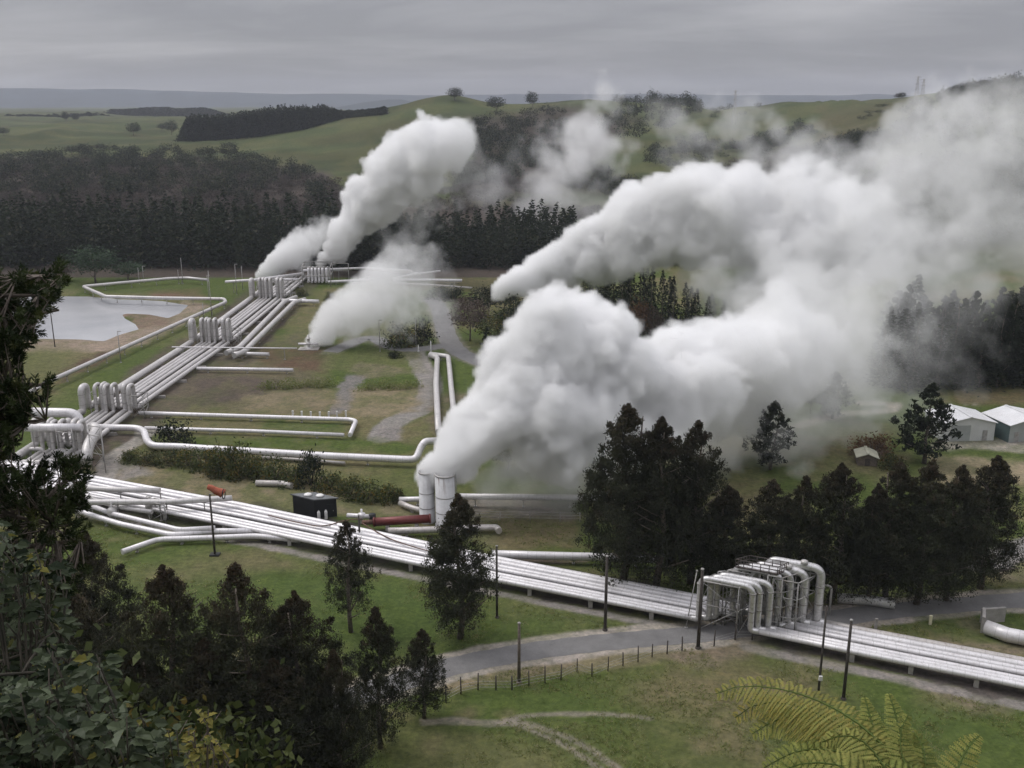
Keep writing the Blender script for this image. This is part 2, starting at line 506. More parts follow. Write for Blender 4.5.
def smooth_line(pts, n=8):
    """catmull-rom through pixel points"""
    out = []
    q = [pts[0]]+list(pts)+[pts[-1]]
    for i in range(1, len(q)-2):
        p0, p1, p2, p3 = [np.array(k, float) for k in q[i-1:i+3]]
        for k in range(n):
            t = k/n
            out.append(tuple(.5*((2*p1)+(-p0+p2)*t+(2*p0-5*p1+4*p2-p3)*t*t+(-p0+3*p1-3*p2+p3)*t**3)))
    out.append(tuple(pts[-1]))
    return out

POND = px_poly([(15, 338), (40, 337.5), (75, 338), (104, 340), (118, 334), (139, 328), (136, 323), (125, 317), (122, 312.5), (150, 313.5),
                (168, 317), (180, 312), (189, 304), (160, 299.5), (120, 298), (90, 295.5), (40, 295), (0, 297), (-40, 310), (-30, 330)])
ROAD_PX = smooth_line([(200, 748), (330, 704), (400, 682), (450, 667), (520, 653), (580, 645), (640, 639), (700, 634), (760, 627), (830, 618.5), (900, 610), (970, 604), (1060, 597), (1160, 588)])
ROAD = [tuple(P(x, y))[:2] for x, y in ROAD_PX]
ROAD2 = [tuple(P(x, y))[:2] for x, y in smooth_line([(431, 298), (439, 308), (443, 322), (448, 338), (458, 351), (478, 361), (505, 372), (540, 390)])]
LANE = [tuple(P(x, y))[:2] for x, y in smooth_line([(414, 352), (421, 366), (429, 380), (430, 393), (422, 408), (402, 418), (386, 428), (382, 438)])]
SIDE = [tuple(P(x, y))[:2] for x, y in smooth_line([(448, 345), (420, 349), (395, 348), (372, 338), (352, 343), (330, 352)])]

ys = []
for py in np.arange(800, 271, -1.6):
    ys.append(P(512, py).y)
ys = np.array(ys)
ys = np.concatenate([np.array([-80, -50, -25, -10, -4, 0]), np.arange(2, ys[0]-1, 1.6), ys, 360*np.exp(np.linspace(0.01, math.log(9500/360), 170))])
us = np.concatenate([np.linspace(-2.2, -.62, 40), np.linspace(-.6, .6, 430), np.linspace(.62, 2.2, 40)])
UU, YY = np.meshgrid(us, ys)
XX = UU*1.03*np.maximum(YY, 70.0)
ZZ = gz(XX, YY)
X, Y = XX.ravel(), YY.ravel(); Z = ZZ.ravel().copy()
pd_ = s_poly(X, Y, POND)
Z -= np.where(Y < 380, 1.1*sstep(1.5, -2.5, pd_), 0)
N = len(X)
n1 = fbm(X/9, Y/9, 21, 4); n2 = fbm(X/28, Y/28, 31, 4); n3 = fbm(X/2.6, Y/2.6, 41, 3); n4 = fbm(X/70, Y/55, 51, 3)
G1 = np.array([.062, .086, .024]); G2 = np.array([.100, .106, .046]); G3 = np.array([.124, .110, .062])
col = G1[None]*np.ones((N, 1))
def lay(mask, c):
    global col
    mask = np.clip(mask, 0, 1)[:, None]
    col = col*(1-mask)+np.array(c)[None]*mask
lay(sstep(.42, .60, n1*.5+n2*.5), G2)
lay(sstep(.50, .68, n2*.6+n3*.4)*.85, G3)
wx = X+(fbm(X/3.5, Y/3.5, 61, 3)-.5)*4.0; wy = Y+(fbm(X/3.5, Y/3.5, 71, 3)-.5)*4.0
def area(poly, c, amt=1.0, soft=1.5, grain=.35):
    d = s_poly(wx, wy, px_poly(poly))
    lay(sstep(soft, -soft, d)*amt*(1-grain+grain*2*sstep(.35, .65, n3*.6+n1*.4)), c)
def path(pts, wdt, c, amt=1.0, soft=.6, raw=False, grain=.2):
    pp = pts if raw else [tuple(P(x, y))[:2] for x, y in pts]
    d = d_line(X+(wx-X)*.25, Y+(wy-Y)*.25, pp)
    lay(sstep(wdt/2+soft, wdt/2-soft*.5, d)*amt*(1-grain+grain*2*sstep(.4, .6, n3)), c)
DIRT = (.165, .135, .105); DB = (.080, .066, .055); GR = (.200, .186, .178); TAN = (.185, .155, .105); LUSH = (.060, .088, .026); PALE = (.30, .275, .25)
# field left below the corridor, lush patches
area([(130, 560), (250, 548), (420, 590), (470, 610), (430, 660), (180, 640), (120, 600)], LUSH, .75, 4)
area([(130, 570), (220, 545), (300, 552), (380, 575), (250, 572), (150, 590)], G3, .6, 3)
area([(430, 640), (560, 600), (640, 632), (520, 645), (440, 660)], LUSH, .5, 3)
# front field
area([(600, 690), (720, 655), (800, 668), (850, 700), (700, 720), (640, 712)], G3, .75, 4)
area([(540, 690), (640, 680), (600, 720), (720, 740), (560, 715), (480, 700)], LUSH, .55, 3)
area([(840, 690), (960, 700), (1024, 740), (930, 760), (850, 730)], LUSH, .45, 4)
area([(930, 690), (990, 700), (1010, 712), (950, 708)], DIRT, .6, 1.5)
area([(440, 745), (560, 725), (640, 760), (520, 790), (430, 780)], G2, .7, 4)
area([(640, 730), (760, 725), (830, 770), (680, 790)], G3, .55, 4)
# between fence and road: pale dry strip
path([(450, 682), (520, 671), (580, 664), (640, 657), (690, 650), (745, 645)], 2.6, TAN, .8, 1.2)
area([(650, 655), (745, 640), (770, 650), (690, 665)], DIRT, .6, 1)
# track in the front field with its two ruts
TR1 = smooth_line([(420, 722), (470, 720), (500, 722), (530, 716), (570, 714), (610, 716), (650, 720)])
TR2 = smooth_line([(495, 724), (525, 729), (552, 738), (575, 750), (600, 766), (622, 785)])
path(TR1, .5, (.20, .18, .155), .8, .35, grain=.06); path([(x, y+3.5) for x, y in TR1[:20]], .4, (.24, .215, .19), .6, .3)
path(TR2, .55, (.20, .18, .155), .85, .35, grain=.06); path([(x+14, y-2) for x, y in TR2], .55, (.20, .18, .155), .8, .35, grain=.06)
# corridor base strips: gravel shoulder on the near side, painted shade under the pipes
path([(90, 516), (240, 541.5), (497, 594), (640, 622), (700, 634)], 1.3, GR, .9, .4)
path([(745, 647), (860, 672), (1024, 706), (1100, 722)], 1.5, GR, .9, .4)
area([(60, 470), (240, 500), (700, 596), (700, 629), (240, 539), (60, 512)], (.05, .045, .04), .9, .4)  # dark ground colour paints the shade beneath and along the bundle
area([(745, 628), (860, 629), (1100, 680), (1100, 718), (860, 668), (745, 643)], (.09, .08, .075), .85, .4)  # painted under-pipe shade continues right of the loops
area([(690, 600), (860, 604), (880, 630), (740, 640), (690, 634)], (.15, .115, .095), .85, 1)
area([(930, 645), (1024, 653), (1100, 668), (1100, 650), (1000, 640)], DIRT, .8, 1.2)
# shoulders of the metalled road
path(ROAD, 5.6, (.29, .265, .24), .9, .5, raw=True)
path(ROAD2, 6.4, GR, .6, .7, raw=True); path(SIDE, 5.5, GR, .5, .6, raw=True)
path(LANE, 5.0, (.205, .195, .19), 1.0, .5, raw=True, grain=.06)
area([(374, 428), (398, 424), (402, 440), (376, 443)], (.17, .16, .155), .95, .8)
area([(345, 375), (364, 375), (350, 412), (326, 414)], (.150, .143, .140), 1.0, .5, .08)
# upper corridor ground
area([(60, 470), (118, 378), (195, 330), (248, 290), (300, 272), (320, 280), (290, 318), (255, 362), (190, 405), (140, 440), (110, 470)], DB, .9, 1.2)
area([(150, 410), (200, 375), (300, 330), (330, 345), (318, 372), (330, 412), (240, 412)], (.10, .088, .06), .55, 3)
area([(200, 378), (255, 375), (285, 385), (240, 400), (190, 405)], DB, .8, 1.5)
area([(245, 395), (330, 390), (345, 408), (250, 412)], TAN, .55, 2)
area([(255, 345), (325, 350), (320, 372), (265, 366)], (.10, .065, .045), .7, 1.5)
area([(330, 352), (420, 350), (425, 372), (345, 372)], G2, .6, 2)
area([(350, 388), (425, 385), (418, 412), (350, 418)], TAN, .75, 1.5)
area([(352, 370), (360, 362), (420, 372), (360, 378)], DIRT, .5, 1)
area([(262, 420), (340, 422), (340, 432), (262, 430)], LUSH, .8, .8)
area([(140, 436), (350, 436), (420, 445), (410, 456), (180, 446)], G1, .8, 1.5)
area([(100, 470), (150, 465), (290, 480), (400, 500), (420, 520), (300, 512), (200, 498), (110, 480)], TAN, .6, 2)
area([(430, 400), (460, 390), (520, 420), (430, 440)], DIRT, .6, 2)
path(smooth_line([(104, 478), (110, 462), (122, 450), (140, 440), (146, 432)]), 3.2, (.25, .235, .22), 1.0, .6, grain=.08)
path(smooth_line([(985, 566), (1004, 556), (1024, 548), (1060, 538)]), 4.5, (.17, .165, .165), 1, .5, grain=.06)
area([(112, 466), (142, 464), (150, 474), (120, 480)], GR, .75, 1.2)
# round the silencers
area([(400, 500), (470, 500), (560, 510), (580, 545), (500, 548), (420, 530)], TAN, .5, 2)
area([(500, 515), (575, 515), (580, 550), (500, 552)], (.115, .10, .055), .8, 1.5)
area([(450, 498), (575, 500), (578, 520), (460, 516)], (.17, .155, .14), .8, 1.5)
path([(500, 558), (583, 560)], 2.0, DB, .9, .5)
# pond banks, spit
area([(20, 335), (110, 337), (125, 330), (185, 300), (212, 305), (150, 345), (95, 352), (20, 352)], (.22, .18, .145), .85, 2)
area([(118, 310), (172, 314), (164, 326), (138, 328)], (.17, .125, .10), .9, 1)
area([(45, 378), (100, 352), (125, 350), (60, 385)], (.085, .058, .045), .9, 1.5)
area([(0, 352), (80, 348), (60, 380), (0, 400)], G2, .7, 3)
area([(60, 385), (150, 340), (215, 308), (240, 300), (120, 378), (60, 440)], G1, .6, 2.5)
area([(150, 290), (200, 288), (205, 299), (150, 297)], (.15, .09, .07), .7, 2)
area([(85, 284), (170, 280), (205, 283), (200, 292), (100, 294)], G1, .6, 3)
area([(205, 272), (300, 270), (330, 300), (240, 300)], G1, .35, 4)
# right: yard of the sheds, tracks, banks
area([(935, 440), (1100, 438), (1100, 452), (930, 450)], PALE, .8, 1.5)
area([(930, 455), (1030, 462), (1060, 482), (940, 485)], (.22, .185, .13), .75, 2)
path([(800, 425), (840, 414), (890, 411), (895, 404), (860, 403)], 2.4, PALE, .7, 1.0)
path([(955, 384), (957, 395), (965, 404)], .9, PALE, .6, .5); path([(961, 384), (965, 395), (975, 405)], .9, PALE, .6, .5)
area([(935, 392), (1024, 392), (1060, 404), (935, 404)], (.11, .09, .05), .7, 2)
area([(1000, 570), (1040, 560), (1060, 575), (1010, 580)], DIRT, .6, 1.5)
area([(905, 612), (1024, 620), (1100, 640), (940, 640)], LUSH, .6, 1.5)
area([(950, 622), (985, 612), (985, 630), (960, 634)], DIRT, .6, .8)
# the far slopes
FX = 512+F*X/(np.maximum(Y, 150)*1.03)
far = Y > 372
hillc = np.array([.060, .076, .032])*(1-.30*sstep(.4, .65, n4)[:, None])+np.array([.02, .012, .006])*sstep(.45, .6, n2)[:, None]
col = np.where(far[:, None], hillc, col)
t_, v_ = Y*CP-(Z-CAM_H)*SP, Y*SP+(Z-CAM_H)*CP
SPX, SPY = 512+F*X/np.maximum(t_, 1), 384-F*v_/np.maximum(t_, 1)
def cover(poly, c, amt=1.0, soft=6):
    d = s_poly(SPX+(n2-.5)*22, SPY+(n1-.5)*10, poly)
    lay(np.where(Y > 345, sstep(soft, -soft, d), 0)*amt, c)
SCRUB = (.060, .048, .044)
cover([(-400, 158), (120, 158), (240, 166), (330, 172), (345, 200), (400, 200), (560, 205), (560, 290), (-400, 290)], SCRUB, .95)
cover([(470, 120), (560, 105), (640, 120), (600, 150), (560, 190), (470, 200)], SCRUB, .85)
cover([(560, 232), (620, 215), (700, 190), (760, 180), (760, 260), (560, 270)], (.075, .055, .048), .7)
cover([(880, 140), (960, 100), (1024, 95), (1100, 95), (1100, 300), (860, 300), (860, 190)], (.05, .06, .032), .6)
cover([(720, 165), (860, 130), (880, 160), (760, 195)], SCRUB, .6)
cover([(820, 108), (890, 100), (930, 96), (860, 140), (820, 140)], (.085, .075, .042), .6)
cover([(-400, 118), (200, 116), (340, 118), (330, 112), (-400, 112)], (.06, .065, .045), .4)

VX, VY, VZ = X.copy(), Y.copy(), Z.copy()
me = bpy.data.meshes.new('ground')
me.vertices.add(N); me.vertices.foreach_set('co', np.stack([X, Y, Z], 1).ravel().astype(np.float32))
nr, nc = UU.shape
idx = np.arange(N).reshape(nr, nc)
quads = np.stack([idx[:-1, :-1], idx[:-1, 1:], idx[1:, 1:], idx[1:, :-1]], -1).reshape(-1, 4)
me.loops.add(quads.size); me.loops.foreach_set('vertex_index', quads.ravel())
me.polygons.add(len(quads)); me.polygons.foreach_set('loop_start', np.arange(len(quads))*4)
me.update(calc_edges=True)
me.polygons.foreach_set('use_smooth', np.ones(len(quads), bool))
ca = me.attributes.new('cover', 'FLOAT_COLOR', 'POINT')
ca.data.foreach_set('color', np.concatenate([col, np.ones((N, 1))], 1).ravel().astype(np.float32))
m, nt, b, o = nm('ground')
at = nt.nodes.new('ShaderNodeAttribute'); at.attribute_name = 'cover'
p = geo_pos(nt)
na = noise_node(nt, .55, 6, .68, p); nb = noise_node(nt, 1.7, 5, .75, p); ncn = noise_node(nt, .03, 6, .65, p)
va = ramp(nt, na.outputs[0], [(.28, (.66, .68, .62)), (.5, (1, 1, 1)), (.72, (1.32, 1.25, 1.2))]).outputs[0]
vb = ramp(nt, nb.outputs[0], [(.3, (.55, .56, .52)), (.5, (1, 1, 1)), (.7, (1.5, 1.42, 1.35))]).outputs[0]
vc = ramp(nt, ncn.outputs[0], [(.3, (.84, .86, .80)), (.7, (1.16, 1.12, 1.12))]).outputs[0]
c = mixc(nt, 1.0, at.outputs['Color'], va, 'MULTIPLY'); c = mixc(nt, .8, c, vb, 'MULTIPLY'); c = mixc(nt, 1.0, c, vc, 'MULTIPLY')
nt.links.new(c, b.inputs['Base Color']); b.inputs['Roughness'].default_value = 1; b.inputs['Specular IOR Level'].default_value = .1
bump(nt, b, na.outputs[0], .5, .25)
me.materials.append(m)
mesh_obj('ground', me, kind='structure')

def strip(name, pts, width, z, mat):
    mb = MB(); pts = [Vector((p[0], p[1], 0)) for p in pts]; vs = []
    for i, q in enumerate(pts):
        d = (pts[min(i+1, len(pts)-1)]-pts[max(i-1, 0)]).normalized(); s = Vector((-d.y, d.x, 0))
        for k in (-1, -.5, 0, .5, 1): 
            e = 1+.05*math.sin(i*1.7+k*5) if abs(k) == 1 else 1
            vs.append(q+s*width/2*k*e+Vector((0, 0, z)))
    fs = [(i*5+k, (i+1)*5+k, (i+1)*5+k+1, i*5+k+1) for i in range(len(pts)-1) for k in range(4)]
    mb.add(vs, fs); return mb.build(name, mat, kind='structure')
m, nt, b, o = nm('asphalt'); p = geo_pos(nt)
na = noise_node(nt, .5, 6, .7, p); nb = noise_node(nt, 7, 3, .7, p)
c = ramp(nt, na.outputs[0], [(.3, (.125, .121, .119)), (.7, (.185, .18, .177))]).outputs[0]
c = mixc(nt, .5, c, ramp(nt, nb.outputs[0], [(.3, (.7, .7, .7)), (.7, (1.2, 1.2, 1.2))]).outputs[0], 'MULTIPLY')
nt.links.new(c, b.inputs['Base Color']); b.inputs['Roughness'].default_value = .85
M['asphalt'] = m
strip('road', ROAD, 3.6, .02, m)
strip('road', ROAD2, 5.2, .02, m)
strip('road', SIDE, 4.4, .016, m)

# pond
m, nt, b, o = nm('milky_water'); p = geo_pos(nt)
n = noise_node(nt, .05, 4, .6, p)
nt.links.new(ramp(nt, n.outputs[0], [(.3, (.32, .325, .34)), (.7, (.42, .42, .43))]).outputs[0], b.inputs['Base Color'])
b.inputs['Roughness'].default_value = .18
bump(nt, b, noise_node(nt, .9, 3, .6, p).outputs[0], .12, .1)
mb = MB(); c0 = Vector((sum(q[0] for q in POND)/len(POND), sum(q[1] for q in POND)/len(POND), 0))
big = []
for i, q in enumerate(POND):
    a = Vector((*POND[i-1], 0)); e = Vector((*POND[(i+1) % len(POND)], 0)); d = (e-a).normalized()
    big.append(Vector((q[0], q[1], -.4))+Vector((d.y, -d.x, 0))*1.5)
s0 = s_poly(np.array([big[3].x]), np.array([big[3].y]), POND)[0]
if s0 < 0: big = [Vector((q[0]*2-g_.x, q[1]*2-g_.y, -.4)) for q, g_ in zip(POND, big)]
mb.add(big, [tuple(range(len(big)))]); mb.build('pond_water', m, kind='structure')

# ------------------------------------------------------------------ far ranges
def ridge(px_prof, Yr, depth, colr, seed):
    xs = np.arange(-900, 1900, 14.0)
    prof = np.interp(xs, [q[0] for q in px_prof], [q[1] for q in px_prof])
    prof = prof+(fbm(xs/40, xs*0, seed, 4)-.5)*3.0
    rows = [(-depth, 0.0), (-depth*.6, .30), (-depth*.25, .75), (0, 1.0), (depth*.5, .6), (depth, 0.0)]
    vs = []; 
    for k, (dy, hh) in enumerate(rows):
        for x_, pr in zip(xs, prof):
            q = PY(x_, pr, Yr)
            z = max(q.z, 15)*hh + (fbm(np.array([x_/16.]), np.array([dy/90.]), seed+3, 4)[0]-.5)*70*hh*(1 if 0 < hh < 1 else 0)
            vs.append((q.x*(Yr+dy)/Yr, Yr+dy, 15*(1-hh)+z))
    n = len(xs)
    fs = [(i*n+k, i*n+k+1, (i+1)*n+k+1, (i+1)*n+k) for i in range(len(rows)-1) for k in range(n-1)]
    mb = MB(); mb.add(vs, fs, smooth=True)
    return mb.build('hills', plain('hazed_hills_cover_%d' % seed, colr, 1, 0, .35, .004), kind='structure')
ridge([(-900, 86), (0, 88), (100, 89), (180, 91), (250, 93), (330, 94), (430, 95), (520, 94), (600, 94.5), (700, 94), (800, 96), (870, 94), (960, 97), (1900, 96)], 5900, 700, (.040, .052, .066), 4)  # ridge colours carry some of the blue of distant haze
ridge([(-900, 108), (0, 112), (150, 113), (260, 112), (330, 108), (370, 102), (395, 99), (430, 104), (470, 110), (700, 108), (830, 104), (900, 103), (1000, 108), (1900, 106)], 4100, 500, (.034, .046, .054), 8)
# ------------------------------------------------------------------ pipes
def pipe_thing(pts, r, mat, label, group, seg=12, cat='pipe', legs=(), name='steam_pipe', legmat='steel'):
    """one pipeline: Empty > pipe_run (+ support_leg pairs)"""
    root = empty(name, (pts[0][0], pts[0][1], 0), 0, label, cat, group)
    inv = Vector((-pts[0][0], -pts[0][1], 0))
    MB().tube([Vector(p)+inv for p in pts], r, seg).build('pipe_run', M[mat], root)
    for q in legs:
        q = Vector(q)+inv
        mb = MB(); mb.box((q.x, q.y, (q.z-r)/2-.04), (.14, .14, max(.1, q.z-r+.06))); mb.box((q.x, q.y, q.z-r-.03), (.6*max(1, r), .3, .08)); mb.box((q.x, q.y, .05), (.4, .4, .12))
        mb.build('support_leg', M[legmat], root)
    return root
def pxpath(pts, z): return [P(x, y, z) for x, y in pts]
def along(pts, step, start=2.0):
    d = densify(pts, .5); out = []; acc = -start+step
    for a, b in zip(d[:-1], d[1:]):
        acc += (b-a).length
        if acc >= step: acc = 0; out.append(b)
    return out

# --- the broad diagonal bundle across the valley floor
ST = [(-40, 452, 474), (90, 477, 500), (240, 504.5, 530.5), (497, 559, 584), (695, 597, 622.5), (860, 630, 657.5), (1024, 661, 691), (1200, 694, 727)]
FAR_E = [P(a, b, 1.2) for a, b, c in ST]; NEAR_E = [P(a, c, .9) for a, b, c in ST]
def lane(s, z):
    return [Vector((a.x*(1-s)+b.x*s, a.y*(1-s)+b.y*s, z)) for a, b in zip(FAR_E, NEAR_E)]
def at_px(line, px):
    d = densify(line, .4)
    return min(d, key=lambda q: abs(to_px(q)[0]-px))
B = [ # lateral s, radius, left riser px, right riser px, loop top z
 (.075, .44, 764, 816, 8.6), (.215, .42, 752, 801, 8.1), (.36, .34, 742, 788, 8.0), (.50, .34, 731, 777, 8.0),
 (.715, .33, 716, 766.5, 7.2), (.83, .33, 708, 757.5, 7.1), (.945, .33, 700, 749, 7.0)]
for i, (s, r, pl, pr, zt) in enumerate(B):
    L = lane(s, .95+r)
    a, b = at_px(L, pl), at_px(L, pr)
    root = empty('steam_pipe', (a.x, a.y, 0), 0, '%s pipe from the far edge of the broad white bundle looping up beside the road' % ORD[i], 'pipe', 'pipes of the broad diagonal bundle')
    inv = Vector((-a.x, -a.y, 0))
    left = [q for q in L if q.x < a.x]+[a]; right = [b]+[q for q in L if q.x > b.x]
    mat = 'pipe_grey' if i in (0,) else 'pipe_white'
    MB().tube([q+inv for q in densify(left, 8)][:-1]+[a+inv-(a-left[-2]).normalized()*1.0], r, 14).build('pipe_run', M['pipe_white'], root)
    MB().tube([b+inv+(right[1]-b).normalized()*1.0]+[q+inv for q in densify(right, 8)][1:], r, 14).build('pipe_run', M['pipe_dull' if i == 0 else mat], root)
    d1 = (a-left[-2]).normalized()*1.0; d2 = (right[1]-b).normalized()*1.0
    lp = fillet([a-d1, a, Vector((a.x, a.y, zt-r)), Vector((b.x, b.y, zt-r)), b, b+d2], 1.15, 8)
    MB().tube([q+inv for q in lp], r*1.12, 16).build('expansion_loop', M['pipe_steel'], root)
    for q in (a+Vector((0, 0, 2.4)), a+Vector((0, 0, 4.6)), b+Vector((0, 0, 2.4)), b+Vector((0, 0, 4.6))):
        q = q+inv
        MB().tube([q-Vector((0, 0, .07)), q+Vector((0, 0, .07))], r*1.12+.05, 14).build('clamp_ring', M['steel'], root)
    if i < 2:
        q = (b+inv)+Vector((-1.9, .5, 0))
        MB().lathe((q.x, q.y, zt-r*.1), [(.0, 0), (.42, 0), (.42, .35), (.2, .45), (0, .46)], 12).build('vent_cap', M['pipe_grey'], root)
# low concrete sleepers carrying the bundle
for i, px in enumerate((110, 165, 225, 290, 350, 410, 470, 530, 590, 650, 850, 910, 975)):
    a, b = at_px(lane(0.0, 0), px), at_px(lane(1.0, 0), px)
    a2 = Vector((b.x, b.y, 0))+(Vector((-.36, -.93, 0))*-1)*0
    d = (a-b); ang = math.atan2(d.y, d.x); c = (a+b)/2
    MB().box((c.x, c.y, .45), (d.length-.5, .5, .9), ang).box((c.x, c.y, .925), (d.length-.4, .16, .05), ang).build('pipe_sleeper', M['concrete'], label='low concrete sleeper carrying the pipes of the broad diagonal bundle', cat='pipe support', group='sleepers under the diagonal bundle')

# --- steel frames of the loops by the road
def frame(pts4, zt, label, w=.13, brace=True, z0=0.0, mids=(.5,), group='frames at the pipe loops'):
    root = empty('support_frame', (pts4[0].x, pts4[0].y, 0), 0, label, 'steel frame', group)
    inv = Vector((-pts4[0].x, -pts4[0].y, 0)); q = [p+inv for p in pts4]
    up = lambda p, z: Vector((p.x, p.y, z))
    for p in q: MB().bar(up(p, z0), up(p, zt), w).build('post', M['steel'], root)
    n = len(q)
    for i in range(n):
        a, b = q[i], q[(i+1) % n]
        if n == 2 and i == 1: break
        MB().bar(up(a, zt), up(b, zt), w).build('beam', M['steel'], root)
        for mfrac in mids: MB().bar(up(a, zt*mfrac), up(b, zt*mfrac), w*.8).build('beam', M['steel'], root)
        if brace:
            MB().bar(up(a, .2), up(b, zt*mids[0]), w*.6).build('brace', M['steel'], root)
            MB().bar(up(b, zt*mids[0]), up(a, zt), w*.6).build('brace', M['steel'], root)
    return root
def lpt(s, px): 
    q = at_px(lane(s, 0), px); return Vector((q.x, q.y, 0))
frame([lpt(1.03, 699), lpt(1.03, 735), lpt(.64, 752), lpt(.64, 712)], 6.5, 'steel frame under the three nearest pipe loops beside the road', mids=(.55,))
frame([lpt(.58, 770), lpt(.58, 792), lpt(.02, 813), lpt(.02, 780)], 7.2, 'tall braced steel frame among the rear pipe loops beside the trees', mids=(.36, .7))
frame([lpt(.58, 724), lpt(.58, 748), lpt(0, 772), lpt(0, 757)], 7.2, 'steel frame carrying the dark platform of the rear pipe loops', mids=(.5,))
frame([lpt(.62, 762), lpt(.62, 778), lpt(.02, 806), lpt(.02, 792)], 7.6, 'dark inner lattice between the risers of the rear pipe loops', w=.11, mids=(.25, .5, .75))
frame([lpt(.66, 716), lpt(.66, 738), lpt(.58, 742), lpt(.58, 722)], 7.0, 'narrow lattice between the near and rear pipe loops', w=.11, mids=(.25, .5, .75))
# platform with rails over the rear loops
pa, pb, pc, pd = lpt(.60, 731), lpt(.60, 772), lpt(.30, 783), lpt(.30, 745)
root = empty('platform', (pa.x, pa.y, 0), 0, 'dark access platform with handrails on top of the rear pipe loops', 'platform')
inv = Vector((-pa.x, -pa.y, 0)); q4 = [p+inv for p in (pa, pb, pc, pd)]
MB().prism([(p.x, p.y) for p in q4], 7.75, 7.9).build('deck', M['dark_steel'], root)
for i in range(4):
    a, b = q4[i], q4[(i+1) % 4]; mb = MB()
    for z in (8.35, 8.8): mb.bar(Vector((a.x, a.y, z)), Vector((b.x, b.y, z)), .07)
    for k in range(6):
        c = a.lerp(b, k/5); mb.bar(Vector((c.x, c.y, 7.85)), Vector((c.x, c.y, 8.85)), .07)
    mb.build('handrail', M['dark_steel'], root)
# side hoop of thin pipe on the right
a, b = P(816, 612, 0), P(829, 615, 0)
zt = top_z(586, b.x, b.y)
pipe_thing(fillet([Vector((a.x, a.y, zt-.15)), Vector((b.x, b.y, zt)), Vector((b.x, b.y, 0))], .6, 5), .14, 'pipe_grey', 'thin grey drain pipe bent down beside the rightmost tall pipe loop', None)
# raking stay on the left of the loops
for k, (x0, y0, x1, y1, lab) in enumerate([(697, 571, 686, 628, 'thin raking steel stay leaning left of the road side pipe loops'), (735, 588, 742, 626, 'thin raking steel stay in front of the three nearest pipe loops')]):
    q = P(x1, y1); t = PY(x0, y0, q.y+.6)
    MB().bar(q, t, .09).box((q.x, q.y, .06), (.4, .4, .12)).box((t.x, t.y, t.z), (.2, .2, .2)).build('stay_rod', M['steel'], label=lab, cat='steel stay', group='stays at the pipe loops')

# --- upper corridor running away from the camera
AX = [-84.0, -81.6, -80.5, -79.5, -78.3, -76.2, -74.8]
AR = [.72, .40, .40, .40, .40, .52, .46]
AYs = [120, 163, 187, 245, 303, 352]; AD = [-2.2, -.4, 0, 3.4, 3.9, 4.0]
def ax(i, Y): return AX[i]+float(np.interp(Y, AYs, AD))
LOOPS = [(164.5, 6.4), (187, 6.6), (245, 7.2), (303, 7.4)]
for i in range(7):
    r = AR[i]; z0 = .55+r
    root = empty('steam_pipe', (ax(i, 187), 187, 0), 0, '%s looping grey pipe from the left in the bundle running past the pond' % ORD[i], 'pipe', 'pipes of the bundle by the pond')
    inv = Vector((-ax(i, 187), -187, 0))
    prev = Vector((ax(i, 128), 128+i*.9, z0))
    for Yb, zt in LOOPS:
        st_ = (i % 3)*.5*(1 if i else 0)
        if i == 0 and Yb < 170: Yb += 3; zt -= .3
        Ya = Yb+st_; Ye = Ya+2.3
        a = Vector((ax(i, Ya), Ya, z0)); e = Vector((ax(i, Ye), Ye, z0))
        MB().tube([q+inv for q in densify([prev, a-Vector((0, 1, 0))], 8)], r, 12).build('pipe_run', M['pipe_grey'], root)
        lp = fillet([a-Vector((0, 1, 0)), a, a+Vector((0, 0, zt-z0-r)), e+Vector((0, 0, zt-z0-r)), e, e+Vector((0, 1, 0))], 1.0, 7)
        MB().tube([q+inv for q in lp], r*.88, 14).build('expansion_loop', M['pipe_grey'], root)
        for zz in (2.6, 4.6):
            q = a+inv; MB().tube([Vector((q.x, q.y, zz-.07)), Vector((q.x, q.y, zz+.07))], r*.88+.04, 12).build('clamp_ring', M['steel'], root)
        prev = e+Vector((0, 1, 0))
    MB().tube([q+inv for q in densify([prev, Vector((ax(i, 345), 345, z0))], 8)], r, 12).build('pipe_run', M['pipe_grey'], root)
for Y in (150, 176, 200, 212, 224, 236, 258, 272, 286, 296, 316, 328):
    c = (ax(0, Y)+ax(6, Y))/2
    MB().box((c, Y, .27), (12.5, .5, .54)).box((c, Y, .56), (12.2, .16, .06)).build('pipe_sleeper', M['concrete'], label='low concrete sleeper under the grey bundle beside the pond', cat='pipe support', group='sleepers under the bundle by the pond')
for Yb, lab in ((186, 'dark steel frame beside the second set of grey pipe loops'), (243.5, 'dark steel frame beside the pipe loops level with the pond'), (302, 'dark steel frame beside the farthest grey pipe loops')):
    x = ax(6, Yb)+.9
    frame([Vector((x, Yb, 0)), Vector((x+2.2, Yb, 0)), Vector((x+2.2, Yb+2.6, 0)), Vector((x, Yb+2.6, 0))], 4.6, lab, w=.12, mids=(.5,))
    x = ax(0, Yb)-1.4
    frame([Vector((x+3.6, Yb-.4, 0)), Vector((x+3.6, Yb+4, 0))], 5.2, lab.replace('dark steel frame beside', 'narrow steel frame within'), w=.12, mids=(.5,))
# the pair of fat pipes on the right side of the corridor
for lab, pp in (('left one of two fat grey pipes beside the bundle by the pond', [(226, 353), (239, 348), (284, 302), (296, 297)]), ('right one of two fat grey pipes beside the bundle by the pond', [(234, 355.5), (244, 352), (294, 302.5), (305, 299.5)])):
    pts = fillet(pxpath(pp, 1.5), 1.6, 5)
    pipe_thing(densify(pts, 10), .68, 'pipe_grey', lab, 'fat pipes beside the bundle', legs=along(pts, 14, 5))

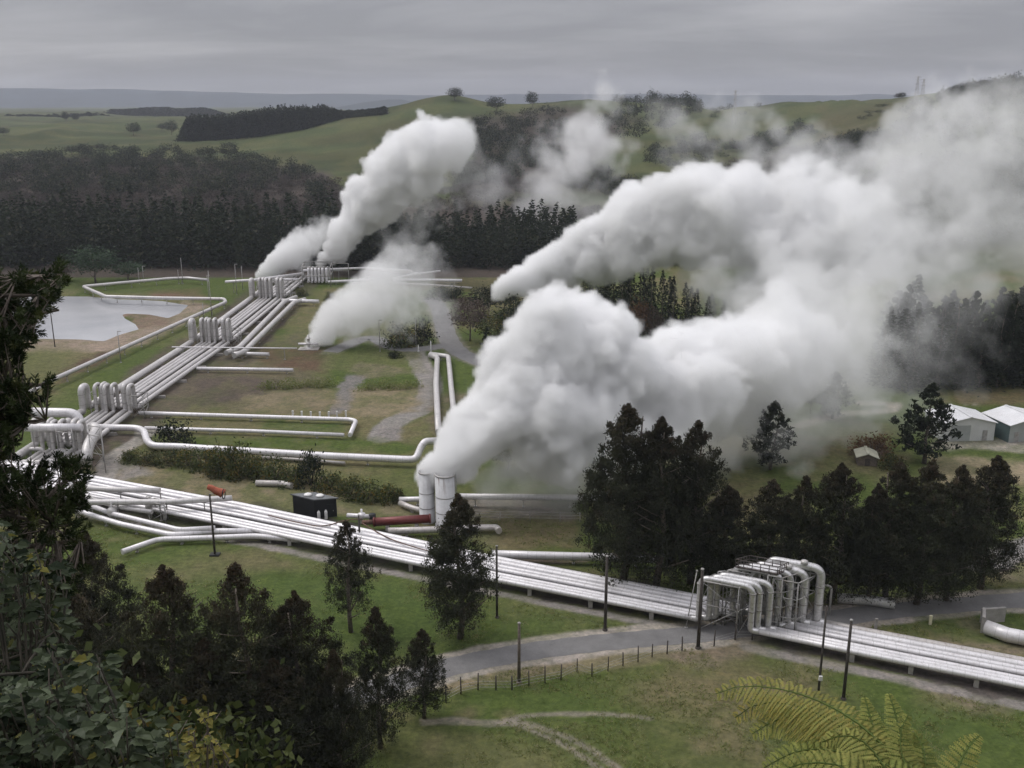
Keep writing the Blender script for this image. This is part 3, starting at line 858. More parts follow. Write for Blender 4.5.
# --- headers near the first loops, partly behind the pine
def raised(pxs, Y, r, mat, lab, legs=True, down=None, rad=1.2):
    pts = [PY(x, y, Y_) for (x, y), Y_ in zip(pxs, Y)]
    pts = fillet(pts, rad, 6)
    lg = [q for q in along(pts, 7, 2) if q.z > 1.5 and q.z > pts[0].z-.8] if legs else []
    return pipe_thing(pts, r, mat, lab, 'headers by the first pipe loops', legs=lg)
Yh = 163.0
h0 = PY(46, 412, Yh+6); h1 = PY(79, 413, Yh+6)
raised([(20, 412), (79, 413), (84, 452)], [Yh+6, Yh+6, Yh+4.5], .85, 'pipe_white', 'big white pipe elbowing down beside the first pipe loops, above a longer header', rad=2.2)
raised([(20, 427.5), (82, 427.5)], [Yh+1, Yh+1], .70, 'pipe_white', 'short white header pipe over the nearest grey loops beside the pine')
raised([(93, 427), (97, 430), (88, 446), (86, 462)], [Yh+3, Yh+2, Yh-4, Yh-7], .95, 'pipe_grey', 'thick grey pipe slanting down between the first loops and the tan track', legs=False)
frame([P(93, 470), P(106, 473), P(104, 462), P(92, 460)], 6.3, 'tall steel trestle below the thick slanting pipe', w=.13, mids=(.5,))
frame([P(60, 462), P(76, 464), P(74, 456), P(60, 455)], 5.5, 'steel trestle among the nearest grey loops beside the pine', w=.12, mids=(.45,))
for k, (x0, x1, yb, yt, lab) in enumerate([(30, 44, 457, 449, 'low arched pipe nearest the pine in the valve yard'), (56, 66, 458, 451, 'low arched pipe right of the pine in the valve yard')]):
    a, b = P(x0, yb), P(x1, yb); zt = top_z(yt, a.x, a.y)
    pipe_thing(fillet([a, Vector((a.x, a.y, zt)), Vector((b.x, b.y, zt)), b], .7, 5), .38, 'pipe_grey', lab, 'valve yard pipes')
pipe_thing(pxpath([(10, 462), (40, 463), (70, 459)], .9), .5, 'pipe_grey', 'horizontal grey pipe at the foot of the valve yard beside the pine', None)
# the long pipe leaving the headers and ending in an elbow by the silencers
LP = [(96, 427.2), (137, 428), (144, 431), (147, 441), (153, 446), (178, 446.5), (195, 447.8), (256, 451.5), (330, 456), (405, 459.5)]
lp = pxpath(LP, 1.3)
e1 = lp[-1]; e2 = PY(421, 447, e1.y+1.5); e3 = PY(425, 441.5, e1.y+2); e4 = PY(437, 441, e1.y+4)
pts = fillet(lp+[P(416, 459.5, 1.3), e2, e3, e4], 1.4, 5)
pipe_thing(densify(pts, 5), .62, 'pipe_white', 'long pale pipe with an S bend, running behind the gorse to the silencers', None, legs=along(fillet(lp, 1, 3), 9, 3))
pipe_thing(pxpath([(262, 457), (300, 459.5), (345, 463)], .6), .26, 'pipe_dull', 'thin dull pipe lying behind the gorse hedge', None)

# --- white branch pipes in the middle ground
SIDE_P = [
 ([(139, 413), (350, 419.5), (356, 421), (350, 435)], .9, .42, 'white branch pipe crossing the bare field, its short end turned towards the gorse', 10),
 ([(145, 428), (250, 431), (344, 435)], .8, .36, 'lower white branch pipe crossing the grass above the gorse', 10),
 ([(197, 368.5), (293, 370)], .9, .42, 'short white pipe reaching right from the bundle below the steaming wellhead', 9),
 ([(172, 347), (256, 348), (297, 348.3)], 2.8, .16, 'thin raised white line from the bundle to the steaming wellhead', 12),
 ([(232, 353.5), (269, 354.3)], 1.0, .46, 'stubby white header closing the two fat pipes', 6),
 ([(282, 300.5), (300, 301), (319, 301.5)], 1.4, .58, 'stubby white header at the far end of the two fat pipes', 7),
 ([(20, 398), (50, 381), (150, 336), (226, 302), (224, 299), (160, 298), (106, 296.5), (83, 286.5), (120, 283), (170, 278.5), (188, 278), (208, 280)], 1.8, .50, 'white pipe on legs skirting the pond and folding back round its far bank', 8),
 ([(438.5, 432), (436, 384), (437.3, 357.5), (430, 355)], 1.0, .62, 'left one of two pale pipes running up to the road junction', 11),
 ([(456, 432), (452, 395), (448.3, 356.5), (430, 354)], 1.15, .58, 'right one of two pale pipes running up to the road junction', 11),
 ([(458, 496.5), (520, 497), (600, 498)], 1.6, .48, 'pale pipe leaving the silencers to the right through low steam', 7),
 ([(492, 554), (540, 555.5), (600, 557), (660, 560)], 1.1, .55, 'pale pipe behind the diagonal bundle passing below the tall gums', 8),
 ([(388, 531), (425, 530), (470, 528), (497, 527.5), (499, 531)], .9, .48, 'dull pipe at the foot of the two silencers', 7),
 ([(399, 499.5), (425, 499), (434, 499)], 1.0, .40, 'short pipe entering the left silencer from the grass', 6),
 ([(400, 503), (412, 508), (424, 511)], .7, .42, 'short dark pipe slanting into the left silencer', 6),
 ([(256, 483), (283, 483.5), (292, 486)], .5, .5, 'short dull duct lying behind the gorse by the black shed', 6),
 ([(838, 598), (868, 600), (895, 604)], .7, .62, 'pale pipe end showing under the gum trees beside the road', 6),
 ([(225, 282), (254, 280), (303, 273.5)], 3.6, .46, 'raised white pipe left of the far rack', 9),
 ([(258, 279.5), (300, 279.5)], 2.6, .40, 'lower raised white pipe left of the far rack', 7),
 ([(303, 270.5), (340, 269), (365, 268), (412, 271)], 4.2, .42, 'high white pipe crossing the far rack', 9),
 ([(328, 282), (353, 280.8), (370, 279)], 1.0, .5, 'low white pipe before the far rack', 9),
 ([(390, 271), (411, 272.5), (420, 274)], 2.2, .42, 'upper white pipe right of the small steam cloud', 8),
 ([(393, 278.5), (412, 274.5), (440, 271)], 2.0, .36, 'slanting white pipe right of the small steam cloud', 8),
 ([(393, 280), (430, 280), (462, 280.5)], 1.2, .5, 'long white pipe on the grass right of the small steam cloud', 9),
 ([(396, 283), (440, 285.5), (472, 288)], .9, .32, 'dull low pipe beside the far lane', 10),
]
for pp, z, r, lab, lg in SIDE_P:
    base = pxpath(pp, z+0.0)
    pts = fillet(base, 1.1, 4)
    mat = 'pipe_dull' if ('dull' in lab or 'dark' in lab) else ('pipe_grey' if 'two pale' in lab or 'skirting' in lab else 'pipe_white')
    pipe_thing(densify(pts, 9), r, mat, lab, 'branch pipes', legs=[q for q in along(base, lg, 2.5)])

# --- crossing pipes of the left junction
JUN = [
 ([(64, 494), (78, 511), (120, 524), (172, 535), (214, 531), (262, 531)], 1.0, .40, 'white pipe making a V turn on the grass side of the left junction'),
 ([(84, 503), (110, 513), (180, 530), (215, 528)], 1.5, .36, 'inner white pipe making a V turn beside the first V at the left junction'),
 ([(122, 552), (158, 539.5), (205, 538), (256, 536), (300, 540)], .8, .40, 'lowest white pipe rising from the gums to the left junction'),
 ([(70, 487), (110, 489.5), (160, 490.5)], 3.0, .42, 'upper pale pipe lying across the bundle at the left junction'),
 ([(60, 503), (110, 502), (170, 502), (215, 499), (232, 498)], 3.0, .44, 'lower pale pipe lying across the bundle beside the windsock'),
 ([(78, 495), (118, 507), (152, 512)], 2.0, .34, 'slanting pipe between the two crossing pipes of the left junction'),
]
for pp, z, r, lab in JUN:
    base = pxpath(pp, z)
    pipe_thing(densify(fillet(base, 1.0, 4), 6), r, 'pipe_white' if z < 2 else 'pipe_grey', lab, 'pipes of the left junction', legs=along(base, 6, 2))
for px, py, lab in ((112, 512, 'small silver valve with a handwheel on the left junction'), (150, 506, 'silver valve between the crossing pipes of the left junction')):
    c = P(px, py, 1.6)
    root = empty('valve', (c.x, c.y, 0), 0, lab, 'valve', 'valves of the left junction')
    MB().lathe((0, 0, 0), [(.1, .0), (.45, .0), (.45, 1.0), (.7, 1.3), (.7, 2.0), (.45, 2.3), (.16, 2.4), (.14, 3.1), (0, 3.1)], 14).build('body', M['pipe_grey'], root)
    mb = MB(); ring = [Vector((.45*math.cos(t), .45*math.sin(t), 3.1)) for t in np.linspace(0, 2*math.pi, 17)]
    mb.tube(ring, .05, 6, False); mb.bar(ring[0], ring[8], .05); mb.bar(ring[4], ring[12], .05); mb.build('handwheel', M['steel'], root)
frame([P(152, 521), P(166, 524), P(168, 519), P(156, 517)], 3.0, 'short white splayed trestle under the lower crossing pipe', w=.13, mids=(.6,))

# --- far rack with small loops
root = None
for k, px in enumerate((309, 312.5, 316, 319.5, 323, 327)):
    a = P(px, 284); 
    pipe_thing(fillet([Vector((a.x, a.y-1, 1.0)), Vector((a.x, a.y, 1.0)), Vector((a.x, a.y, 5.2)), Vector((a.x, a.y+3, 5.2)), Vector((a.x, a.y+3, 1.0)), Vector((a.x, a.y+5, 1.0))], .8, 5), .42, 'pipe_white', '%s small white loop from the left at the far rack below the tall steam column' % ORD[k], 'loops of the far rack', name='pipe_loop', cat='pipe loop')
frame([P(303, 287), P(331, 287), P(333, 281), P(305, 281)], 6.6, 'pale gantry frame round the small far loops', w=.22, brace=False, mids=(.55,))
frame([P(333, 282), P(349, 282)], 6.4, 'pale empty gantry right of the small far loops', w=.22, brace=False, mids=(.6,))
for px in (257, 266, 275, 284, 293, 300):
    q = P(px, 288)
    MB().bar(q, q+Vector((0, 0, 3.0)), .14).box((q.x, q.y, .06), (.5, .5, .12)).box((q.x, q.y, 3.0), (.7, .2, .1)).build('pipe_post', M['steel'], label='thin steel post under the raised pipes left of the far rack', cat='post', group='posts left of the far rack')
# steaming wellhead
q = P(309, 349)
root = empty('wellhead', (q.x, q.y, 0), 0, 'steaming wellhead of stacked valves on the brown pad', 'wellhead')
MB().lathe((0, 0, 0), [(.0, 0), (.9, 0), (.9, .3), (.35, .35), (.35, 1.0), (.6, 1.05), (.6, 1.6), (.35, 1.7), (.35, 2.6), (.55, 2.65), (.55, 2.8), (.3, 2.8), (.3, 3.6), (0, 3.6)], 14).build('valve_stack', M['pipe_grey'], root)
MB().tube([(-2.6, 0, 1.3), (2.4, 0, 1.3)], .3, 10).build('cross_pipe', M['pipe_white'], root)
MB().box((0, 0, .1), (5, 3, .2)).build('base_slab', M['concrete'], root)

# ------------------------------------------------------------------ silencers
m, nt, b, o = nm('silencer_concrete'); p = geo_pos(nt)
n = noise_node(nt, .8, 5, .6, p); mpn = nt.nodes.new('ShaderNodeMapping'); mpn.inputs['Scale'].default_value = (2.2, 2.2, .18); nt.links.new(p, mpn.inputs[0])
ns = noise_node(nt, 1.0, 5, .65, mpn.outputs[0])
c = ramp(nt, n.outputs[0], [(.3, (.46, .46, .47)), (.7, (.60, .60, .61))]).outputs[0]
a = nt.nodes.new('ShaderNodeAttribute'); a.attribute_name = 'run'
hr = ramp(nt, a.outputs['Fac'], [(.0, (.15,)*3), (.55, (.12,)*3), (1, (.95,)*3)])
mr = nt.nodes.new('ShaderNodeMapRange'); mr.inputs['From Max'].default_value = 8.6; nt.links.new(a.outputs['Fac'], mr.inputs['Value']); nt.links.new(mr.outputs[0], hr.inputs[0])
st = ramp(nt, ns.outputs[0], [(.50, (0, 0, 0)), (.64, (1, 1, 1))]).outputs[0]
mk = mixc(nt, 1.0, hr.outputs[0], st, 'MULTIPLY')
nt.links.new(mixc(nt, mk, c, (.13, .07, .05)), b.inputs['Base Color']); b.inputs['Roughness'].default_value = .75
M['silencer'] = m
for px, py, wpx, pyt, lab in ((427.5, 521, 15.5, 472, 'narrower left one of the two tall white silencer cylinders, rust streaked'), (446, 526, 20, 474.5, 'wider right one of the two tall white silencer cylinders giving off the big steam cloud')):
    q = P(px, py); r = wpx*depth_of(q)/2000; H = top_z(pyt, q.x, q.y)
    root = empty('silencer', (q.x, q.y, 0), 0, lab, 'silencer tower', 'silencer cylinders')
    MB().lathe((0, 0, 0), [(r*1.06, 0), (r*1.06, .4), (r, .45), (r, H), (r*.93, H), (r*.93, H-2.0), (0, H-2.0)], 40).build('shell', M['silencer'], root)
    for zf in (.30, .60):
        MB().lathe((0, 0, H*zf), [(r*.99, -.06), (r*1.02, -.06), (r*1.02, .06), (r*.99, .06)], 40).build('band', M['steel'], root)
    MB().lathe((0, 0, H), [(r*.94, -.05), (r*1.03, -.05), (r*1.03, .16), (r*.94, .16), (r*.94, -.05)], 40).build('rim', M['pipe_grey'], root)
    mb = MB()
    for dx in (-.2, .2): mb.bar((r+.14, dx, 0), (r+.14, dx, H+.6), .05)
    for z in np.arange(.4, H+.4, .4): mb.bar((r+.14, -.2, z), (r+.14, .2, z), .035)
    mb.build('ladder', M['steel'], root)
a, b_ = P(373, 522, 1.2), P(431, 518.5, 1.5)
root = empty('blast_pipe', (a.x, a.y, 0), 0, 'fat dark red inlet pipe lying on the grass before the silencers', 'pipe')
d = b_-a
MB().tube([Vector((0, 0, a.z)), d*.5+Vector((0, 0, a.z)), d+Vector((0, 0, a.z))], .62, 18).build('pipe_run', M['pipe_red'], root)
MB().tube([Vector((-1.6, .1, a.z-.1)), Vector((0, 0, a.z))], .34, 12).build('reducer', M['rust'], root)
for t in (.02, .98): MB().tube([d*t+Vector((0, 0, a.z))-d.normalized()*.1, d*t+Vector((0, 0, a.z))+d.normalized()*.1], .72, 18).build('flange', M['pipe_red'], root)
for t in (.25, .75):
    q = d*t; MB().box((q.x, q.y, .35), (.5, 1.2, .7)).build('saddle', M['concrete'], root)
q = P(362, 523)
root = empty('valve', (q.x, q.y, 0), 0, 'white and black valve gear at the left end of the red inlet pipe', 'valve')
MB().lathe((0, 0, 0), [(.25, 0), (.25, .7), (.55, .8), (.55, 1.5), (.3, 1.6), (.15, 1.7), (.15, 2.2), (0, 2.2)], 14).build('body', M['pipe_white'], root)
MB().tube([(-2.2, .3, 1.1), (1.4, -.2, 1.1)], .34, 12).build('cross_pipe', M['pipe_white'], root)
MB().lathe((1.6, -.2, .6), [(0, 0), (.5, 0), (.5, .9), (0, .9)], 14).build('flange', M['black'], root)
# hoses lying over the bundle
for pp, lab in (([(268, 515), (290, 521), (318, 526.5), (330, 525), (345, 520), (362, 519)], 'thin dark hose sagging over the bundle towards the red pipe'), ([(362, 523), (375, 531), (392, 540), (420, 549), (450, 556)], 'thin dark hose trailing right over the bundle from the valve gear')):
    MB().tube(densify(fillet([P(x, y, 1.85) for x, y in pp], 3, 4), 2), .09, 6).build('hose', M['rust'], label=lab, cat='hose')

# ------------------------------------------------------------------ black shed and gas bottles
A_, B_, C_ = P(293.6, 513), P(315, 518.4), P(337.2, 516.6)
D_ = A_+C_-B_; H = top_z(500.3, B_.x, B_.y)
root = empty('black_shed', (B_.x, B_.y, 0), 0, 'small black shed with two pale vents on its flat roof beside the diagonal bundle', 'shed')
inv = -Vector((B_.x, B_.y, 0)); q4 = [p+inv for p in (A_, B_, C_, D_)]
MB().prism([(p.x, p.y) for p in q4], 0, H).build('wall', M['black'], root)
cc = sum(q4, Vector())/4
MB().prism([(cc.x+(p.x-cc.x)*1.1, cc.y+(p.y-cc.y)*1.1) for p in q4], H+.003, H+.16).build('roof', M['shed_roof'], root)
for t in (.32, .66):
    q = q4[0].lerp(q4[2], t)*.8+cc*.2
    MB().lathe((q.x, q.y, H+.16), [(.0, 0), (.55, 0), (.6, .18), (.4, .3), (0, .34)], 14).build('roof_vent', M['white'], root)
e = (q4[2]-q4[1]).normalized(); nrm = Vector((e.y, -e.x, 0))
if nrm.y > 0: nrm = -nrm
f_ = q4[1].lerp(q4[2], .72)+nrm*.03; ang = math.atan2(e.y, e.x)
MB().box((f_.x, f_.y, 1.05), (.95, .05, 2.05), ang).build('door', M['black'], root)
MB().box((f_.x+e.x*.38+nrm.x*.05, f_.y+e.y*.38+nrm.y*.05, 1.05), (.06, .08, .16), ang).build('handle', M['steel'], root.children[-1])
f_ = q4[1].lerp(q4[0], .48); g_ = (q4[0]-q4[1]).normalized(); n2_ = Vector((g_.y, -g_.x, 0)); n2_ = n2_ if n2_.y < 0 else -n2_
for k, (t, zt) in enumerate(((.18, 1.45), (.50, 1.5))):
    q = B_.lerp(C_, t)+nrm*.6
    root = empty('gas_bottle', (q.x, q.y, 0), 0, 'white gas bottle at the foot of the black shed, %s of two' % ('left' if k == 0 else 'right'), 'gas bottle', 'gas bottles at the black shed')
    MB().lathe((0, 0, 0), [(.0, 0), (.22, 0), (.23, .1), (.23, zt-.35), (.16, zt-.15), (.07, zt-.08), (0, zt-.08)], 14).build('body', M['white'], root)
    MB().lathe((0, 0, zt-.1), [(.0, 0), (.08, 0), (.09, .12), (.0, .16)], 10).build('valve_cap', M['steel'], root)

# ------------------------------------------------------------------ poles, windsock
def pole(px, yb, yt, r, mat, label, head='cap', group='poles'):
    q = hit(px, yb) or P(px, yb); q = Vector((q.x, q.y, G(q.x, q.y)))
    H = PY(px, yt, q.y).z-q.z
    root = empty('pole', q, 0, label, 'pole', group)
    MB().tube([(0, 0, -.1), (0, 0, H*.5), (0, 0, H)], [r, r*.88, r*.75], 8).build('shaft', M[mat], root)
    if head == 'cap': MB().lathe((0, 0, H), [(r*.9, -.06), (r*.9, .06), (0, .1)], 8).build('cap', M['steel'], root)
    if head == 'arm':
        MB().box((0, 0, H-.25), (1.5, .12, .12)).build('crossarm', M['dark_wood'], root)
        for dx in (-.65, 0, .65): MB().lathe((dx, 0, H-.19), [(.05, 0), (.09, .1), (.05, .2), (0, .22)], 8).build('insulator', M['white'], root)
    if head == 'lamp':
        MB().box((.4, 0, H-.05), (.9, .2, .12)).build('lamp_head', M['steel'], root)
    if head == 'box':
        MB().box((0, -r-.1, 2.0), (.35, .2, .5)).build('meter_box', M['white'], root)
    MB().lathe((0, 0, 0), [(r*1.5, -.1), (r*1.5, .2), (r, .25)], 8).build('collar', M[mat], root)
    return root
pole(519, 687, 623, .19, 'wood', 'weathered brown wooden pole standing in the front field left of the wire fence gap')
pole(605, 631, 556, .20, 'dark_wood', 'dark pole on the grass between the diagonal bundle and the road')
pole(698, 649, 569, .22, 'dark_wood', 'dark pole against the left end of the road side pipe loops')
pole(818, 697, 606, .14, 'dark_wood', 'thinner dark pole before the bundle with a small white box', 'box')
pole(843, 702, 620, .19, 'dark_wood', 'stouter dark pole before the bundle right of the one with a white box')
pole(360, 545, 515, .16, 'dark_wood', 'short dark post among the bundle beside the sparse gum', 'cap')
pole(497, 620, 546, .15, 'dark_wood', 'slim dark pole close against the right side of the big lone gum')
pole(55, 347, 302, .14, 'dark_wood', 'slim dark pole in front of the pond')
pole(121, 363, 331, .13, 'steel', 'slim pale pole between the pond and its pipe', 'lamp')
for k, (x, yb, yt) in enumerate([(144, 283, 266), (183, 284, 258), (139.5, 284, 268), (209, 300, 275), (212, 318, 271), (204, 320, 303), (237, 295, 264), (179, 284, 270), (243, 290, 266)]):
    pole(x, yb, yt, .12, 'steel', 'slim pale pole beyond the pond, %s of nine from the left' % ORD[sorted([144, 183, 139.5, 209, 212, 204, 237, 179, 243]).index(x)], 'lamp' if k % 3 == 0 else 'cap', 'slim poles beyond the pond')
pole(416, 347, 318, .11, 'steel', 'slim pale lamp pole at the road junction before the dark bushes', 'lamp')
pole(431, 355, 341, .16, 'white', 'short white post beside the top of the paired pale pipes')
pole(418.5, 352, 345, .16, 'white', 'shorter white post on the lane edge at the road junction')
pole(380, 352, 320, .11, 'steel', 'slim pole half veiled by the small steam cloud', 'lamp')
# windsock
q = P(215, 555); H = PY(215, 494, q.y).z
root = empty('windsock', (q.x, q.y, 0), 0, 'faded orange windsock on a dark pole in the field left of the black shed', 'windsock')
MB().tube([(0, 0, 0), (0, 0, H)], .16, 10, r1=.12).build('shaft', M['dark_wood'], root)
MB().box((0, 0, .1), (1.3, 1.0, .2)).build('base_slab', M['black'], root)
s0 = PY(223.5, 494, q.y)-q; s1 = PY(207.5, 486.5, q.y)-q
mb = MB(); pts = [s0.lerp(s1, k/8)+Vector((0, 0, .05*math.sin(k*1.3))) for k in range(9)]
mb.tube(pts, [.62-.035*k+.02*math.sin(k*2.1) for k in range(9)], 14, True); mb.build('sock', M['orange'], root)
ring = [s0+Vector((.03, .66*math.cos(t), .66*math.sin(t))) for t in np.linspace(0, 2*math.pi, 19)]
MB().tube(ring, .07, 6, False).build('hoop', M['black'], root)
MB().bar((0, 0, H), s0, .08).build('swivel_arm', M['steel'], root)

# ------------------------------------------------------------------ fences
def wire_fence(pts, hgt, r, label, mat='dark_wood', wires=(.35, .7, 1.05), name='wire_fence', wmat='steel', wr=.02):
    root = empty(name, (pts[0].x, pts[0].y, 0), 0, label, 'fence'); o_ = Vector((pts[0].x, pts[0].y, 0))
    rg = random.Random(len(pts))
    for p in pts:
        q = p-o_; h = hgt*(1+rg.uniform(-.12, .12))
        MB().tube([(q.x, q.y, -.1), (q.x+rg.uniform(-.05, .05), q.y, h)], r*rg.uniform(.85, 1.2), 6).build('post', M[mat], root)
    for z in wires:
        MB().tube([(p.x-o_.x, p.y-o_.y, z) for p in pts], wr, 4, False).build('wire', M[wmat], root)
    return root
FP = [(446, 702), (461, 694), (478, 690), (496, 690), (512, 690), (529, 686), (545, 683), (561, 680), (577, 672), (592, 677), (608, 671), (623, 666), (638, 662), (652, 657), (667, 654), (682, 651), (697, 647), (714, 646), (735, 640), (752, 640)]
wire_fence([P(x, y) for x, y in FP], 1.85, .075, 'wire fence on dark posts along the near side of the road')
wire_fence([P(x, y) for x, y in [(895, 601), (911, 597), (925, 597), (937, 596), (946, 593)]], 1.1, .06, 'pale rail fence by the road under the right hand gums', 'concrete', (.5, 1.0), 'rail_fence', 'concrete', .05)
wire_fence([P(x, y) for x, y in [(436, 518), (470, 519.5), (500, 520.5), (530, 521), (560, 521.5), (580, 522)]], 1.5, .06, 'low grey fence in the steam right of the silencers', 'steel', (.5, 1.0, 1.4), 'wire_fence', 'steel', .03)
for k, (x, yb, yt, lab) in enumerate([(930, 624.5, 616, 'cream marker post on the roadside grass by itself'), (875.5, 629, 619, 'white concrete post at the bundle end of the roadside grass')]):
    q = P(x, yb); H = top_z(yt, q.x, q.y)
    MB().box((q.x, q.y, H/2), (.30, .22, H)).box((q.x, q.y, H+.03), (.34, .26, .05)).build('marker_post', M['cream' if k == 0 else 'concrete'], label=lab, cat='post')
for k, x in enumerate((293, 302, 311, 320, 329, 337, 346)):
    q = P(x, 418-abs(k-3)*.4)
    MB().box((q.x, q.y, .6), (.3, .3, 1.2)).box((q.x, q.y, 1.22), (.34, .34, .05)).build('marker_post', M['white'], label='small white post in the row across the foot of the grey hardstanding', cat='post', group='small white posts')
# culvert on the right
root_q = P(984, 632)
root = empty('culvert', (root_q.x, root_q.y, 0), 0, 'concrete culvert head with a fat pale pipe at the right edge beside the road', 'culvert')
def rel(px, py, z=0): return P(px, py, z)-Vector((root_q.x, root_q.y, 0))
q = rel(980, 632); q2 = rel(984, 624)
MB().box(((q.x+q2.x)/2, (q.y+q2.y)/2, 1.0), (.35, 2.6, 2.1), R(-25)).build('wing_wall', M['concrete'], root)
q = rel(992, 622); MB().box((q.x, q.y, .9), (3.0, .35, 1.9), R(8)).build('head_wall', M['concrete'], root)
MB().tube(densify([rel(986, 627, .9), rel(1008, 635, .9), rel(1060, 645, .9)], 2), .85, 18).build('pipe_run', M['pipe_white'], root)

# ------------------------------------------------------------------ buildings
def gable(name, c, ang, wd, dp, he, ha, wall, roof, label, doors=(), group=None, cat='shed', z=0, over=.3):
    """front gable faces local -Y"""
    root = empty(name, (c.x, c.y, z), ang, label, cat, group)
    mb = MB(); h = wd/2
    vs = [(-h, 0, 0), (h, 0, 0), (h, 0, he), (0, 0, ha), (-h, 0, he), (-h, dp, 0), (h, dp, 0), (h, dp, he), (0, dp, ha), (-h, dp, he)]
    mb.add(vs, [(0, 1, 2, 3, 4), (6, 5, 9, 8, 7), (1, 6, 7, 2), (5, 0, 4, 9)]); mb.build('wall', M[wall], root)
    mb = MB(); sl = (ha-he)/h
    for s in (-1, 1):
        e = h+over; z0 = he-sl*over
        a = [(0, -over, ha+.02), (s*e, -over, z0+.02), (s*e, dp+over, z0+.02), (0, dp+over, ha+.02)]
        a2 = [(x, y, zz+.12) for x, y, zz in a]
        mb.add(a+a2, [(0, 1, 2, 3), (7, 6, 5, 4), (0, 4, 5, 1), (1, 5, 6, 2), (2, 6, 7, 3), (3, 7, 4, 0)])
    mb.build('roof', M[roof], root)
    MB().box((0, dp/2, ha+.17), (.5, dp+2*over, .06)).build('ridge_cap', M[roof], root)
    for dx, dw, dh, nm_, mt in doors:
        if nm_ == 'window': MB().box((dx, -.04, he*.55), (dw, .06, dh)).build('window', M[mt], root)
        else: MB().box((dx, -.04, dh/2+.01), (dw, .06, dh)).build(nm_, M[mt], root)
    return root
q = P(968, 441)
gable('farm_shed', q, R(4), 9.6, 7.5, 3.4, 4.5, 'white_wall', 'roof_white', 'grey gabled shed with a white roof and narrow door, left one of the pair', [(3.0, .9, 2.0, 'door', 'steel'), (-1.6, 3.6, 3.0, 'roller_door', 'shed_wall')], 'pair of sheds')
q = P(1031, 441)
s2 = gable('farm_shed', q, R(12), 9.4, 7.5, 3.3, 4.4, 'shed_wall', 'roof_white', 'grey gabled shed with a teal side wall, cut by the right edge', [(1.2, 3.4, 3.0, 'roller_door', 'steel'), (-3.2, .9, 2.0, 'door', 'steel')], 'pair of sheds')
MB().box((-4.74, 3.75, 1.65), (.06, 7.4, 3.26)).build('side_wall', M['shed_teal'], s2)
# pale works building veiled by steam
q = P(796, 402)
r_ = gable('works_building', q, R(3), 13, 12, 3.4, 4.2, 'concrete', 'roof_white', 'long pale works building veiled by the steam cloud', [(-3, 3, 3, 'roller_door', 'steel'), (3, 2, 1.0, 'window', 'glass')], None, 'building')
q = P(531, 337)
gable('flat_building', q, R(10), 7, 9, 3.2, 3.6, 'concrete', 'roof_grey', 'small flat grey building among the brown trees left of the cloud', [(0, 1, 2, 'door', 'steel')], None, 'building')
q = P(867, 466)
gable('small_hut', q, R(-12), 3.2, 3.6, 1.5, 2.1, 'wood', 'yellow_roof', 'tiny hut with a faded yellow roof beside the red bush', [(0, .8, 1.3, 'door', 'dark_wood')], None, 'hut')
q = hit(565, 243)
hs = gable('farmhouse', q+Vector((0, 0, 0)), R(12), 9, 9, 3.0, 4.8, 'white', 'roof_grey', 'white farmhouse with a veranda high on the wooded slope', [(0, 1.0, 2.0, 'door', 'glass'), (-2.6, 1.4, 1.2, 'window', 'glass'), (2.6, 1.4, 1.2, 'window', 'glass')], None, 'house', z=q.z)
MB().box((0, -1.1, 2.55), (9, 2.2, .12)).build('veranda_roof', M['roof_grey'], hs)
for dx in (-4.2, -2.1, 0, 2.1, 4.2): MB().box((dx, -2.1, 1.2), (.22, .22, 2.5)).build('veranda_post', M['white'], hs)
MB().box((2.6, 5, 5.0), (.8, .8, 1.9)).build('chimney', M['white'], hs.children[1])
# pylons on the skyline
def pylon(px, yb, yt, label, Yf=None):
    q = hit(px, yb) if Yf is None else PY(px, yb, Yf)
    if q is None: q = PY(px, yb, 900.0)
    q = Vector((q.x, q.y, G(q.x, q.y)-.3)); H = PY(px, yt, q.y).z-q.z
    root = empty('pylon', q, 0, label, 'pylon', 'pylons on the skyline')
    mb = MB()
    for sx in (-1, 1):
        for sy in (-1, 1): mb.bar((sx*1.6, sy*1.6, 0), (sx*.35, sy*.35, H), .16)
    for k in range(6):
        z = H*k/6; z2 = H*(k+1)/6; w0 = 1.6-1.25*k/6; w1 = 1.6-1.25*(k+1)/6
        for s in (-1, 1):
            mb.bar((-w0, s*w0, z), (w1, s*w1, z2), .1); mb.bar((s*w0, -w0, z), (s*w1, w1, z2), .1)
    mb.build('lattice', M['steel'], root)
    for z in (.72, .86, .97): MB().bar((-2.6, 0, H*z), (2.6, 0, H*z), .16).build('crossarm', M['steel'], root)
pylon(916.5, 94.5, 76, 'left one of two thin pylons on the right hand hill crest')
pylon(922.5, 94.5, 79, 'right one of two thin pylons on the right hand hill crest')
pylon(735, 103, 90, 'lone thin pylon on the skyline beyond the middle of the hill')
